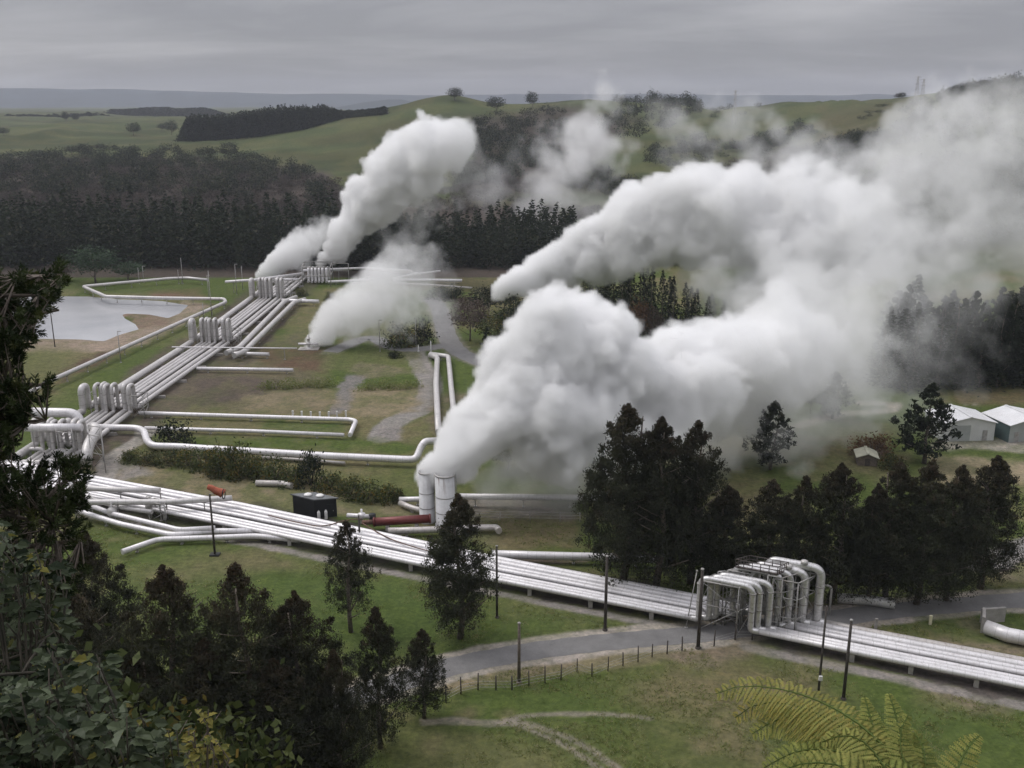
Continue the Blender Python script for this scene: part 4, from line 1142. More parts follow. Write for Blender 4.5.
# ------------------------------------------------------------------ foliage generators -> (cen, axis, ln, wd, tint, tip)
def cat_arr(parts):
    return [np.concatenate([p[k] for p in parts]) for k in range(6)]
def gum_arr(seed, H, W, ncl=300, per=26, lean=0.0, sparse=0.0, base=.10, lsz=1.0, tipamt=1.0):
    rg = np.random.default_rng(seed)
    # a flame shaped crown of several leaders; feathery sprays rise along upswept boughs
    nl = rg.integers(3, 5)
    la = rg.uniform(0, 6.28, nl); lr = rg.uniform(.10, .22, nl)*W; lh = rg.uniform(.62, .88, nl); lh[0] = 1.0; lr[0] = 0
    def env(h): return np.minimum(1, (h+.10)/.34)**.75*(1-np.clip(h, 0, 1)**1.9)**.95
    nb = 90
    bk = np.where(rg.uniform(0, 1, nb) < .55, 0, rg.integers(0, nl, nb)); bh = rg.uniform(0.0, .97, nb)**.9
    brad = (W/2-lr[bk]*.7)*env(bh)*rg.uniform(.6, 1.12, nb); ba = rg.uniform(0, 6.28, nb)
    i = rg.integers(0, nb, ncl); t = rg.uniform(.10, 1.0, ncl)**.7
    rise = brad[i]*t*.9
    h = np.clip(bh[i]+rise/H, 0, 1.0); lim = (W/2-lr[bk[i]]*.7)*env(h)*1.12+.05
    rr = np.minimum(brad[i]*t, lim); fill = rg.uniform(0, 1, ncl) < .45
    h = np.where(fill, rg.uniform(0, 1, ncl)**.9, h); an = np.where(fill, rg.uniform(0, 6.28, ncl), ba[i]+rg.normal(0, .16, ncl))
    kk = np.where(fill, np.where(rg.uniform(0, 1, ncl) < .6, 0, rg.integers(0, nl, ncl)), bk[i])
    rr = np.where(fill, (W/2-lr[kk]*.7)*env(h)*np.sqrt(rg.uniform(.05, 1, ncl))*(.92+.12*np.sin(an*3+h*9+seed)), rr)
    cx = np.cos(la[kk])*lr[kk]+np.cos(an)*rr; cyy = np.sin(la[kk])*lr[kk]+np.sin(an)*rr
    cz = (base+h*(lh[kk]-base))*H; hh = cz/H; tap = np.clip(1.0-h, .0, 1)**.55
    bt = rg.uniform(0, 1, nb); ct = np.clip(np.where(fill, rg.uniform(0, .7, ncl), bt[i]*.7+rg.uniform(0, .3, ncl)), 0, 1)
    if sparse:
        keep = rg.uniform(0, 1, ncl) > sparse
        cx, cyy, cz, hh, tap = [q[keep] for q in (cx, cyy, cz, hh, tap)]; ct = ct[keep]; ncl = len(cx)
    cs = rg.uniform(.30, .62, ncl)*(W/9)**.5*(.14+.86*tap)
    cen = np.repeat(np.stack([cx, cyy, cz], 1), per, 0)
    off = rg.normal(size=(ncl*per, 3))*np.repeat(cs, per)[:, None]*np.array([.62, .62, .75])
    cen = cen+off
    axis = rg.normal(size=(ncl*per, 3))*.55+np.array([0, 0, .8])+off*.3
    ln = rg.uniform(.30, .56, ncl*per)*lsz; wd = ln*rg.uniform(.24, .42, ncl*per)
    tint = np.clip(np.repeat(ct, per)*.8+rg.uniform(-.12, .2, ncl*per), 0, 1)
    tp = np.clip(np.repeat((hh-.72)*2.4, per), 0, 1)*rg.uniform(.2, 1, ncl*per)*tipamt+(np.repeat(rg.uniform(0, 1, ncl) > .94, per)*.25)
    cen[:, 2] = np.maximum(cen[:, 2], .4)
    return [cen, axis, ln, wd, tint, np.clip(tp, 0, 1)]
def conifer_arr(seed, H, W, layers=26, per=60, lsz=1.0, rough=.25, base=.06):
    rg = np.random.default_rng(seed); parts = []
    for i in range(layers):
        f = (i+.5)/layers; z = H*(base+(1-base)*f); r = W/2*(1-f)**.8*(1+rg.uniform(-rough, rough))+.12
        nb = max(3, int(9*(1-f)+3)); n = max(6, int(per*(1-f*.75)))
        b = rg.integers(0, nb, n); a = b*6.283/nb+rg.uniform(0, 6.28)+rg.normal(0, .16, n)
        br = np.array([rg.uniform(.7, 1.15) for _ in range(nb)])
        t = np.sqrt(rg.uniform(.05, 1, n)); rr = r*t*br[b]
        c = np.stack([np.cos(a)*rr, np.sin(a)*rr, z-rr*.22+rg.normal(0, H*.010, n)], 1)
        ax_ = np.stack([np.cos(a), np.sin(a), rg.uniform(-.6, .3, n)], 1)+rg.normal(0, .35, (n, 3))
        ln = rg.uniform(.5, 1.0, n)*lsz; parts.append([c, ax_, ln, ln*rg.uniform(.3, .5, n), np.clip(rg.uniform(.0, .5)+t*.4+rg.uniform(-.2, .2, n), 0, 1), (rg.uniform(0, 1, n) > .93)*.6])
    return cat_arr(parts)
def bush_arr(seed, W, H, ncl=40, per=22, lsz=1.0, tip=.15, flat=.0):
    rg = np.random.default_rng(seed)
    d = rg.normal(size=(ncl, 3)); d[:, 2] = np.abs(d[:, 2]); d /= np.linalg.norm(d, axis=1, keepdims=True)
    r = rg.uniform(.35, 1, ncl)**.5*rg.uniform(.75, 1.1, ncl)
    c = d*r[:, None]*np.array([W/2, W/2, H])*np.array([1, 1, .92]); ct = rg.uniform(0, 1, ncl)
    off = rg.normal(size=(ncl*per, 3))*W*.09
    cen = np.repeat(c, per, 0)+off; cen[:, 2] = np.maximum(cen[:, 2], .08)
    axis = rg.normal(size=(ncl*per, 3))+off*1.2+np.array([0, 0, .25])
    ln = rg.uniform(.22, .45, ncl*per)*lsz; wd = ln*rg.uniform(.4, .7, ncl*per)
    tp = np.repeat((rg.uniform(0, 1, ncl) < tip)*1.0, per)*rg.uniform(.3, 1, ncl*per)
    return [cen, axis, ln, wd, np.clip(np.repeat(ct, per)*.8+rg.uniform(-.2, .3, ncl*per), 0, 1), tp]
def round_tree_arr(seed, W, H, ncl=70, per=16, lsz=1.0, base=.3, tip=.1):
    a = bush_arr(seed, W, H*(1-base)*.5, ncl, per, lsz, tip)
    rg = np.random.default_rng(seed+1); f = rg.uniform(0, 1, len(a[0])) > .5
    a[0][:, 2] = np.where(f, a[0][:, 2], -a[0][:, 2]*.7)+H*(base+(1-base)*.5)
    return a
def trunk_mb(seed, H, W, r, nlimb=9, base=.15):
    rg = random.Random(seed); mb = MB(); pts = []; x = y = 0
    for k in range(7):
        f = k/6; pts.append((x, y, H*.93*f-.2*(k == 0))); x += rg.uniform(-.02, .02)*H; y += rg.uniform(-.02, .02)*H
    mb.tube(pts, [r*(1-.88*k/6) for k in range(7)], 7)
    for i in range(nlimb):
        f = base+(.8-base)*i/max(1, nlimb-1); k = min(5, int(f*6)); p = Vector(pts[k]).lerp(Vector(pts[k+1]), f*6-k)
        a = rg.uniform(0, 6.28); L = W*.42*(1-f*.7)
        q = p+Vector((math.cos(a)*L*.5, math.sin(a)*L*.5, L*.35)); e = p+Vector((math.cos(a)*L, math.sin(a)*L, L*.75))
        rr = r*(1-.8*f)*.45
        mb.tube([p, q, e], [rr, rr*.7, rr*.25], 5)
    return mb
def tree(name, arr, tr, leafm, barkm, loc, rz, label, cat, group=None, crown='crown'):
    root = empty(name, loc, rz, label, cat, group)
    if tr is not None: tr.build('trunk', M[barkm], root)
    mesh_obj(crown, leaf_mesh(crown, *arr, M[leafm], 5), root)
    return root

# ------------------------------------------------------------------ gum trees
GV = []
for k, (sp, nc_) in enumerate([(.0, 330), (.0, 360), (.04, 300), (.0, 380), (.45, 330), (.08, 320)]):
    root = tree('gum_tree', gum_arr(100+k, 18.0, 9.0, int(nc_*3.0), 36, lsz=.66, tipamt=.8, sparse=sp, base=.09 if k != 4 else .2), trunk_mb(200+k, 18, 9, .34, 13), 'gum_leaf', 'bark', (0, 0, 0), 0, 'x', 'tree')
    GV.append(root)
for k in (0, 1):
    GV.append(tree('gum_tree', gum_arr(150+k, 18.0, 9.0, 1700, 38, lsz=.42, base=.03, tipamt=1.0), trunk_mb(250+k, 18, 9, .34, 13), 'gum_leaf', 'bark', (0, 0, 0), 0, 'x', 'tree'))
used = set()
def gum(px, pyb, pyt, wpx, v, label, group=None, tilt=0):
    q = P(px, pyb); q = Vector((q.x, q.y, G(q.x, q.y))) if q.y > 80 else None
    if q is None:
        d = ray(px, pyb); Yb = max(66.0, P(px, pyb).y); q = Vector((d.x*Yb/d.y, Yb, G(d.x*Yb/d.y, Yb)))
    H = PY(px, pyt, q.y).z-q.z; W = wpx*depth_of(q+Vector((0, 0, H/2)))/1000
    root = GV[v] if v not in used else copy_tree(GV[v]); used.add(v)
    root.location = q; root.rotation_euler = (0, 0, (px*1.7) % 6.28); root.scale = (W/8.6, W/8.6, H/18.0)
    root['label'] = label; root['category'] = 'tree'
    if group: root['group'] = group
    return root
ROW = [(622, 584, 404, 92), (655, 590, 418, 88), (690, 583, 421, 84), (722, 590, 486, 72), (765, 596, 480, 74), (796, 600, 476, 60), (829, 603, 464, 82), (866, 604, 484, 60), (886, 602, 462, 72), (916, 604, 460, 78), (946, 600, 466, 70), (980, 588, 456, 80)]
RL = ['tallest dark gum of the row, pointed top before the steam cloud', 'second dark gum from the left in the row, beside the tallest', 'third dark gum from the left in the row, gappy on its right side',
      'shorter gum standing just right of the three tallest gums', 'dark gum right behind the rear pipe loops', 'slender dark gum above the rightmost pipe loop',
      'pointed dark gum with a reddish tip, first one clear of the pipe loops', 'thin gum squeezed between two broader ones in the right half of the row', 'broad reddish topped gum in the right half of the row',
      'dark gum below the small hut in the right half of the row', 'second last gum at the right end of the row', 'rightmost gum of the row, bulging towards the road']
for k, (a, b_, c, d) in enumerate(ROW): gum(a, b_, c, d*1.2, [0, 1, 5, 3, 2, 5, 1, 3, 0, 2, 1, 3][k], RL[k], 'row of gums behind the pipe loops')
gum(460, 638, 494, 90, 3, 'big lone dark gum standing before the diagonal bundle, level with the silencers', 'lone gums on the grass')
gum(351, 632, 521, 66, 4, 'sparse see-through gum before the diagonal bundle', 'lone gums on the grass')
gum(381, 748, 607, 72, 5, 'gappy gum with a bare lower trunk left of the road end', 'lone gums on the grass')
gum(424, 718, 629, 56, 2, 'smaller drooping gum against the left end of the road', 'lone gums on the grass')
CL = [(188, 815, 566, 118, 1, 'reddish pointed gum leftmost in the dark clump at the lower left'), (256, 815, 564, 122, 0, 'broad dark gum in the middle of the lower left clump'),
      (308, 800, 592, 104, 3, 'dark gum at the right of the lower left clump'), (342, 815, 650, 70, 2, 'low gum at the right foot of the lower left clump'),
      (112, 742, 532, 92, 5, 'rounded dark gum standing just right of the pine branches'), (92, 815, 585, 130, 3, 'reddish gum behind the broad leaved shrub'),
      (150, 830, 655, 110, 0, 'low dark gum before the reddish pointed one in the lower left clump'), (222, 830, 640, 120, 5, 'low dark gum at the very bottom of the lower left clump'), (40, 800, 600, 140, 1, 'dark gum mostly hidden behind the broad leaved shrub and pine'),
      (285, 830, 660, 110, 1, 'lowest dark gum at the bottom right of the lower left clump')]
for a, b_, c, d, v, lab in CL: gum(a, b_, c, d*1.36, 6+v % 2, lab, 'dark clump of gums at the lower left')

# ------------------------------------------------------------------ shrubs of the gorse hedge and the middle ground
BV = {}
def shrub(px, pyb, pyt, wpx, leafm, label, group=None, tipn=.15, name='shrub', squash=1.0, ncl=46):
    q = hit(px, pyb, 120.0) or P(px, pyb)
    H = PY(px, pyt, q.y).z-q.z; W = wpx*depth_of(q)/1000
    key = (leafm, int(px*7+pyb) % 3)
    if key not in BV:
        mt = MB(); 
        for k in range(5):
            a = k*1.3; mt.tube([(0, 0, -.1), (math.cos(a)*.5, math.sin(a)*.5, 1.0), (math.cos(a)*1.1, math.sin(a)*1.1, 2.0)], [.07, .05, .02], 5)
        root = tree(name, bush_arr(300+len(BV), 4.0, 3.0, ncl, 26, .85, tipn), mt, leafm, 'bark', (0, 0, 0), 0, 'x', 'shrub', crown='foliage'); BV[key] = root
    else: root = copy_tree(BV[key]); root.name = name
    root.location = q; root.rotation_euler = (0, 0, px % 6.28); s = W/4.2; root.scale = (s, s*squash, H/3.1)
    root['label'] = label; root['category'] = 'shrub'
    if group: root['group'] = group
    return root
HED = [(175, 447, 417, 42, 'conifer_leaf', 'dark rounded bush covering the bend of the long pale pipe'), (311, 487, 447, 34, 'conifer_leaf', 'dark upright bush rising above the gorse hedge before the long pipe')]
for a, b_, c, d, mt, lab in HED: shrub(a, b_, c, d, mt, lab)
for k, (a, b_, c, d) in enumerate([(130, 462, 448, 26), (148, 464, 449, 26), (168, 465, 448, 30), (188, 467, 446, 30), (205, 470, 444, 30), (222, 472, 440, 34), (240, 474, 436, 36), (258, 478, 452, 34), (276, 482, 455, 34), (293, 487, 462, 30), (330, 492, 468, 34), (350, 497, 474, 34), (368, 501, 478, 34), (386, 503, 480, 28), (398, 503, 484, 18), (216, 477, 458, 26), (236, 480, 460, 28)]):
    shrub(a, b_, c, d, 'hedge_leaf', '%s yellow green gorse bush from the left in the hedge before the long pipe' % (ORD+['last but one', 'last'])[k] if k < 16 else 'front gorse bush below the middle of the hedge', 'gorse hedge', .22)
MID = [(395, 358, 350, 17, 'conifer_leaf', 'small dark round bush alone on the grass near the lane'), (400, 346, 318, 36, 'hedge_leaf', 'olive bush left in the clump beside the road junction'), (422, 343, 316, 26, 'forest_leaf', 'dark bush right in the clump beside the road junction'),
       (302, 296, 287, 16, 'hedge_leaf', 'olive bush below the far rack of small loops'), (330, 300, 290, 12, 'hedge_leaf', 'tiny bush right of the far rack'),
       (872, 456, 431, 46, 'red_leaf', 'reddish rounded bush by the tiny hut'), (893, 470, 450, 30, 'hedge_leaf', 'green bush right of the tiny hut'),
       (440, 298, 286, 30, 'forest_leaf', 'dark bush at the far end of the lane'), (455, 300, 284, 26, 'forest_leaf', 'dark bush right of the far end of the lane'), (372, 300, 290, 40, 'hedge_leaf', 'low olive bush in the small steam cloud'),
       (592, 625, 619, 12, 'grass_leaf', 'tuft of rough grass beside the dark pole near the road'), (605, 631, 624, 10, 'grass_leaf', 'rough grass tuft round the foot of the dark pole near the road'),
       (660, 626, 619, 9, 'hedge_leaf', 'small weed bush against the near side of the bundle by the loops'), (548, 606, 602, 10, 'grass_leaf', 'low grass tuft on the slope below the bundle')]
for a, b_, c, d, mt, lab in MID: shrub(a, b_, c, d, mt, lab)
def hedge(p0, p1, hpx, dpx, label, leafm='grass_leaf'):
    a, b_ = P(*p0), P(*p1); L = (b_-a).length; n = int(L*2.2); parts = []
    H = hpx*depth_of(a)/1000; root = empty('hedge', (a.x, a.y, 0), 0, label, 'hedge')
    for k in range(n):
        p = a.lerp(b_, k/n)-a; br = bush_arr(900+k, 1.9*H, H, 7, 14, .8, .1); br[0] = br[0]+np.array([p.x, p.y+random.uniform(-1, 1), 0]); parts.append(br)
    mesh_obj('foliage', leaf_mesh('foliage', *cat_arr(parts), M[leafm], 8), root)
hedge((262, 388), (334, 386), 9, 5, 'long strip of rough dark green growth left of the grey hardstanding')
hedge((362, 389), (420, 388), 9, 5, 'strip of rough green growth right of the grey hardstanding')
# ------------------------------------------------------------------ middle trees
RT = {}
def rtree(px, pyb, pyt, wpx, leafm, label, cat='tree', group=None, base=.22, name='tree', kind='round', seed=None):
    q = hit(px, pyb, 100.0)
    if q is None: q = hit(px, pyb+3, 100.0) or PY(px, pyb, 900.)
    q = Vector((q.x, q.y, G(q.x, q.y)))
    H = PY(px, pyt, q.y).z-q.z; W = wpx*depth_of(q)/1000
    key = (leafm, kind, (int(px)+int(pyb)) % 2, base)
    if key not in RT:
        if kind == 'round': arr = round_tree_arr(400+len(RT), 8, 10, 110, 18, 1.5, base)
        elif kind == 'cone': arr = conifer_arr(500+len(RT), 20, 8.4, 30, 80, 1.1, .3)
        elif kind == 'cypress': arr = gum_arr(520+len(RT), 14, 4.4, 160, 20, base=.04, lsz=1.3, tipamt=.2)
        else: arr = gum_arr(540+len(RT), 16, 9, 230, 18, sparse=.1, base=.12, lsz=1.7, tipamt=.4)
        dim = {'round': (8, 10), 'cone': (8.4, 20), 'cypress': (4.4, 14)}.get(kind, (9, 16))
        root = tree(name, arr, trunk_mb(600+len(RT), dim[1], dim[0], dim[1]*.018, 7), leafm, 'bark', (0, 0, 0), 0, 'x', cat); RT[key] = (root, dim)
    else: root = copy_tree(RT[key][0]); root.name = name
    dim = RT[key][1]
    root.location = q; root.rotation_euler = (0, 0, (px*.7) % 6.28); s = W/dim[0]; root.scale = (s, s, H/dim[1])
    root['label'] = label; root['category'] = cat
    if 'group' in root.keys() and not group: del root['group']
    if group: root['group'] = group
    return root
rtree(487, 374, 328, 18, 'conifer_leaf', 'dark narrow cypress by the road left of the big cloud', kind='cypress', name='cypress_tree')
for k, (a, b_, c, d, mt, lab) in enumerate([(470, 342, 300, 40, 'brown_leaf', 'bare reddish brown tree beside the lane in the middle ground'), (497, 352, 312, 38, 'hedge_leaf', 'olive tree between the lane and the big cloud'), (484, 318, 286, 34, 'forest_leaf', 'dark tree at the head of the lane'),
        (515, 350, 300, 40, 'forest_leaf', 'dark tree left of the small flat grey building'), (528, 330, 298, 36, 'hedge_leaf', 'olive tree behind the small flat grey building'), (540, 345, 312, 20, 'forest_leaf', 'dark tree at the edge of the big cloud'), (465, 318, 296, 28, 'brown_leaf', 'brown bare tree near the head of the lane'), (505, 312, 288, 30, 'forest_leaf', 'dark round tree beyond the brown trees')]):
    rtree(a, b_, c, d, mt, lab)
rtree(924, 464, 384, 74, 'conifer_leaf', 'broad dark ragged tree standing before the left farm shed', kind='gum')
rtree(770, 470, 402, 60, 'forest_leaf', 'dark tree veiled by the lower edge of the big cloud', kind='gum')
rtree(832, 420, 372, 50, 'forest_leaf', 'grey looking tree veiled by thin steam beside the works building', kind='gum')
rtree(810, 414, 380, 30, 'forest_leaf', 'low tree at the right end of the works building, in thin steam')
rtree(508, 470, 440, 44, 'forest_leaf', 'dark tree half lost in the thick steam right of the silencers')
rtree(96, 283, 247, 50, 'willow_leaf', 'pale green willow between the pond and the pine forest', name='willow_tree')
rtree(128, 280, 262, 32, 'willow_leaf', 'smaller pale willow right of the big one by the pond', name='willow_tree')
rtree(62, 281, 262, 26, 'brown_leaf', 'brown bare bush left of the big willow by the pond')
# stand between the clouds
LS = 'dark conifer in the dense stand between the two steam clouds'
for k, (a, b_, c) in enumerate([(592, 322, 262), (601, 328, 259), (611, 330, 261), (621, 332, 259), (630, 336, 262), (640, 338, 266), (650, 342, 266), (660, 344, 270), (671, 346, 276), (683, 348, 282), (694, 350, 288), (606, 312, 262), (626, 314, 262), (646, 318, 268), (668, 322, 276), (690, 328, 286), (710, 332, 292), (585, 316, 268), (706, 352, 296), (722, 352, 300), (736, 354, 302), (748, 356, 306), (728, 332, 290), (744, 336, 292), (760, 345, 300)]):
    lab = 'leftmost dark conifer of the stand between the two steam clouds' if k == 17 else LS
    rtree(a, b_, c, 23, 'conifer_leaf', lab, group='conifers between the steam clouds', kind='cone', name='conifer_tree')
rtree(636, 348, 300, 30, 'red_leaf', 'brownish tree at the front foot of the conifer stand', kind='round')
rtree(652, 350, 308, 22, 'brown_leaf', 'pale brown tree in front of the conifer stand')
# dark wood on the right
RGR = np.random.default_rng(5)
for k in range(42):
    row = k % 3; a = 880+(k//3)*14+row*5+RGR.uniform(-6, 6); b_ = 389-row*10-RGR.uniform(0, 3)
    rtree(a, b_, b_-RGR.uniform(62, 98), RGR.uniform(36, 54), 'conifer_leaf', 'tall dark conifer in the wood behind the two farm sheds', group='dark wood behind the farm sheds', kind='cone' if RGR.uniform() < .55 else 'gum', name='conifer_tree')
# ------------------------------------------------------------------ trees on the hills
HT = [(455, 101, 87, 13, 'forest_leaf', 'dark tree pair like clump on the crest of the highest green knoll'), (496, 112, 96, 17, 'forest_leaf', 'ragged dark tree on the crest right of the knoll clump'), (532, 108, 91, 11, 'forest_leaf', 'slim wind shaped tree on the skyline left of the thin steam'),
      (134, 136, 122, 12, 'forest_leaf', 'dark round tree alone in the far left paddock'), (172, 135, 120, 11, 'forest_leaf', 'dark tree beside the left end of the far dark belt'), (162, 131, 123, 7, 'forest_leaf', 'small pale tree left of the dark paddock tree'),
      (230, 160, 141, 15, 'forest_leaf', 'tall dark tree at the lower edge of the far green slope'), (391, 152, 143, 12, 'forest_leaf', 'dark bush on the slope beside the tall steam column'),
      (66, 122, 111, 6, 'forest_leaf', 'slim tree on the far left skyline'), (76, 122, 113, 6, 'forest_leaf', 'small tree right of the slim skyline tree'),
      (72, 155, 145, 13, 'forest_leaf', 'dark tree left in the low group on the far left paddock'), (84, 154, 143, 12, 'forest_leaf', 'dark tree second in the low group on the far left paddock'), (101, 150, 144, 12, 'forest_leaf', 'low tree right in the low group on the far left paddock'),
      (40, 160, 149, 18, 'forest_leaf', 'dark tree clump left of the low group on the far left paddock'), (4, 136, 127, 10, 'forest_leaf', 'small tree at the left edge of the far paddock'),
      (100, 170, 156, 10, 'forest_leaf', 'pointed dark tree on the brown slope below the paddock'), (105, 168, 158, 10, 'forest_leaf', 'second pointed dark tree on the brown slope'),
      (902, 96, 92, 6, 'forest_leaf', 'tiny bush on the right hill beside the pylons'), (898, 99, 93, 8, 'scrub_leaf', 'dark bush at the top of the right hill gully')]
for a, b_, c, d, mt, lab in HT: rtree(a, b_, c, d*1.2, mt, lab.replace('pair like ', ''), base=.1)
LK = 'dark conifer on the skyline of the right hand hill'
for k in range(34):
    a = 938+k*2.6+RGR.uniform(-1, 1); b_ = float(np.interp(a, [938, 960, 985, 1000, 1030], [101, 93, 90, 88, 90]))+RGR.uniform(-1.5, 1.5)
    rtree(a, b_, b_-RGR.uniform(6, 10), RGR.uniform(5, 8), 'forest_leaf', LK, group='skyline trees of the right hill', base=.1)

# ------------------------------------------------------------------ woods that read as one mass
def stuff(name, variants, places, leafm, seed=3):
    parts = []
    for (x, y, z, H, W, v, rz) in places:
        arr, (w0, h0) = variants[v % len(variants)]
        c, s = math.cos(rz), math.sin(rz); S = W/w0; T = H/h0
        rot = np.array([[c, -s, 0], [s, c, 0], [0, 0, 1]])
        cc_ = (arr[0]*np.array([S, S, T]))@rot.T+np.array([x, y, z]); aa = arr[1]@rot.T
        j = ((x*12.9898+y*78.233) % 1.0-.5)*.5
        k = (S+T)/2
        parts.append([cc_, aa, arr[2]*k, arr[3]*k, np.clip(arr[4]*.75+.12+j, 0, 1), arr[5]])
    A = cat_arr(parts)
    return mesh_obj(name, leaf_mesh(name, *A, M[leafm], seed), kind='stuff')
cv = [(conifer_arr(700+k, 20, 8, 20, 30, 1.75, .5), (8, 20)) for k in range(5)]
rv = [(round_tree_arr(720+k, 8, 9, 30, 9, 2.4, .1, .2), (8, 9)) for k in range(5)]
rg = np.random.default_rng(77)
pl = []
for row in range(7):
    Y0 = 367+row*8
    for x in np.arange(-270, 40, 4.4):
        X_ = x+rg.uniform(-2.5, 2.5); Y_ = Y0+rg.uniform(-4, 4); px_ = 512+F*X_/(Y_*1.03)
        if px_ > 572: continue
        if 55 < px_ < 150 and row == 0: continue
        Hm = 25.0 if px_ < 400 else 21.0
        H = (Hm*(1-.12*row/6)*rg.uniform(.66, 1.06))*(1.16 if rg.uniform() < .08 else 1)
        pl.append((X_, Y_, G(X_, Y_)-.3, H, rg.uniform(7.5, 12.5), rg.integers(0, 5), rg.uniform(0, 6.28)))
stuff('pine_forest', cv, pl, 'forest_leaf')
# scatter over covered slopes, uniformly by the ground's own vertices
def scatter_in(poly, n, ymin=372, ymax=2500, sd=1):
    d = s_poly(SPX, SPY, poly); k = np.nonzero((d < 0) & (VY > ymin) & (VY < ymax))[0]
    rr = np.random.default_rng(sd); k = rr.choice(k, min(n, len(k)), replace=False)
    return [(VX[i]+rr.uniform(-2, 2), VY[i]+rr.uniform(-3, 3), VZ[i]) for i in k]
def blobs(polyn, n, hr, wr, sd, **kw):
    rr = np.random.default_rng(sd)
    return [(x, y, z-.4, rr.uniform(*hr), rr.uniform(*wr), rr.integers(0, 5), rr.uniform(0, 6.28)) for x, y, z in scatter_in(polyn, n, sd=sd, **kw)]
sc_ = blobs([(-60, 160), (60, 162), (120, 160), (200, 160), (260, 168), (330, 176), (350, 205), (330, 225), (-60, 220)], 950, (3, 7), (6, 12), 1)
sc_ += blobs([(560, 205), (640, 205), (720, 190), (760, 190), (740, 230), (560, 250)], 160, (2, 5), (5, 9), 2)
sc_ += blobs([(700, 175), (790, 150), (880, 148), (870, 170), (780, 200)], 110, (3, 6), (6, 10), 3)
sc_ += blobs([(370, 170), (470, 160), (560, 180), (560, 215), (390, 215)], 160, (3, 6), (6, 11), 33)
stuff('scrub', rv, sc_, 'scrub_leaf')
wd_ = blobs([(-60, 156), (40, 158), (120, 152), (215, 156), (330, 176), (330, 186), (150, 172), (-60, 172)], 190, (6, 11), (8, 13), 4)
wd_ += blobs([(470, 128), (500, 118), (560, 112), (570, 140), (560, 170), (500, 185), (455, 190)], 330, (7, 13), (9, 14), 5)
wd_ += blobs([(612, 104), (650, 104), (698, 108), (700, 118), (660, 134), (625, 148), (600, 135)], 260, (10, 17), (10, 15), 6)
wd_ += blobs([(795, 165), (850, 142), (880, 142), (870, 160), (850, 180), (790, 186)], 150, (7, 12), (8, 13), 7)
wd_ += blobs([(900, 130), (930, 112), (960, 98), (1060, 92), (1060, 150), (960, 150), (910, 150)], 360, (6, 11), (8, 13), 8)
wd_ += blobs([(850, 120), (885, 104), (892, 108), (868, 122)], 40, (3, 5), (6, 10), 9)
wd_ += blobs([(850, 200), (900, 170), (1060, 150), (1060, 330), (900, 330), (850, 300)], 500, (7, 12), (8, 14), 10)
wd_ += blobs([(-60, 175), (120, 178), (330, 190), (330, 205), (-60, 200)], 120, (7, 14), (8, 13), 14)
wd_ += blobs([(640, 150), (700, 140), (740, 150), (700, 172), (650, 168)], 60, (5, 9), (7, 11), 18)
wd_ += blobs([(880, 150), (900, 112), (930, 100), (940, 106), (915, 130), (900, 160)], 110, (6, 10), (7, 11), 19)
wd_ += blobs([(930, 106), (960, 94), (1000, 88), (1060, 86), (1060, 96), (1000, 98), (950, 108)], 170, (8, 13), (8, 12), 20)
wd_ += blobs([(690, 112), (760, 108), (760, 114), (700, 122)], 26, (4, 8), (7, 11), 15)
wd_ += blobs([(730, 150), (800, 128), (815, 134), (760, 160)], 70, (5, 10), (7, 12), 16)
wd_ += blobs([(580, 165), (640, 190), (620, 200), (560, 190)], 60, (6, 10), (7, 12), 17)
wd_ += blobs([(850, 330), (900, 300), (1060, 290), (1060, 262), (860, 262)], 160, (9, 16), (8, 13), 12, ymin=372)
wd_ += blobs([(560, 262), (640, 255), (800, 250), (900, 300), (800, 320), (600, 290)], 130, (8, 14), (8, 13), 11)
stuff('woodland', rv, wd_, 'forest_leaf')
# distant shelter belt
pl = []
for px_ in np.arange(183, 386, 1.1):
    for t in range(3):
        py_ = float(np.interp(px_, [183, 200, 256, 300, 330, 345, 385], [141, 141, 137, 130, 122, 118, 114]))
        q = hit(px_, py_)
        if q is None: continue
        hh = float(np.interp(px_, [183, 190, 215, 280, 325, 335, 345, 385], [14, 24, 22, 24, 15, 10, 5, 4]))*rg.uniform(.8, 1.1)*q.y/1000
        yy = q.y+t*16
        pl.append((q.x*yy/q.y, yy, G(q.x*yy/q.y, yy)-.5, hh, rg.uniform(9, 14), rg.integers(0, 5), rg.uniform(0, 6)))
for px_ in np.arange(112, 226, 2.0):
    Yd = 2100; H = float(np.interp(px_, [112, 170, 205, 225], [3, 13, 10, 3])); q = PY(px_, 116, Yd)
    pl.append((q.x, Yd, G(q.x, Yd)-1, H*1.3+6, 34, rg.integers(0, 5), 0))
for px_ in np.arange(8, 110, 1.6):
    Yd = 1750; q = PY(px_, 120, Yd); pl.append((q.x, Yd, G(q.x, Yd)-1, rg.uniform(3, 8), 18, rg.integers(0, 5), 0))
stuff('shelter_belt', cv, pl, 'forest_leaf')

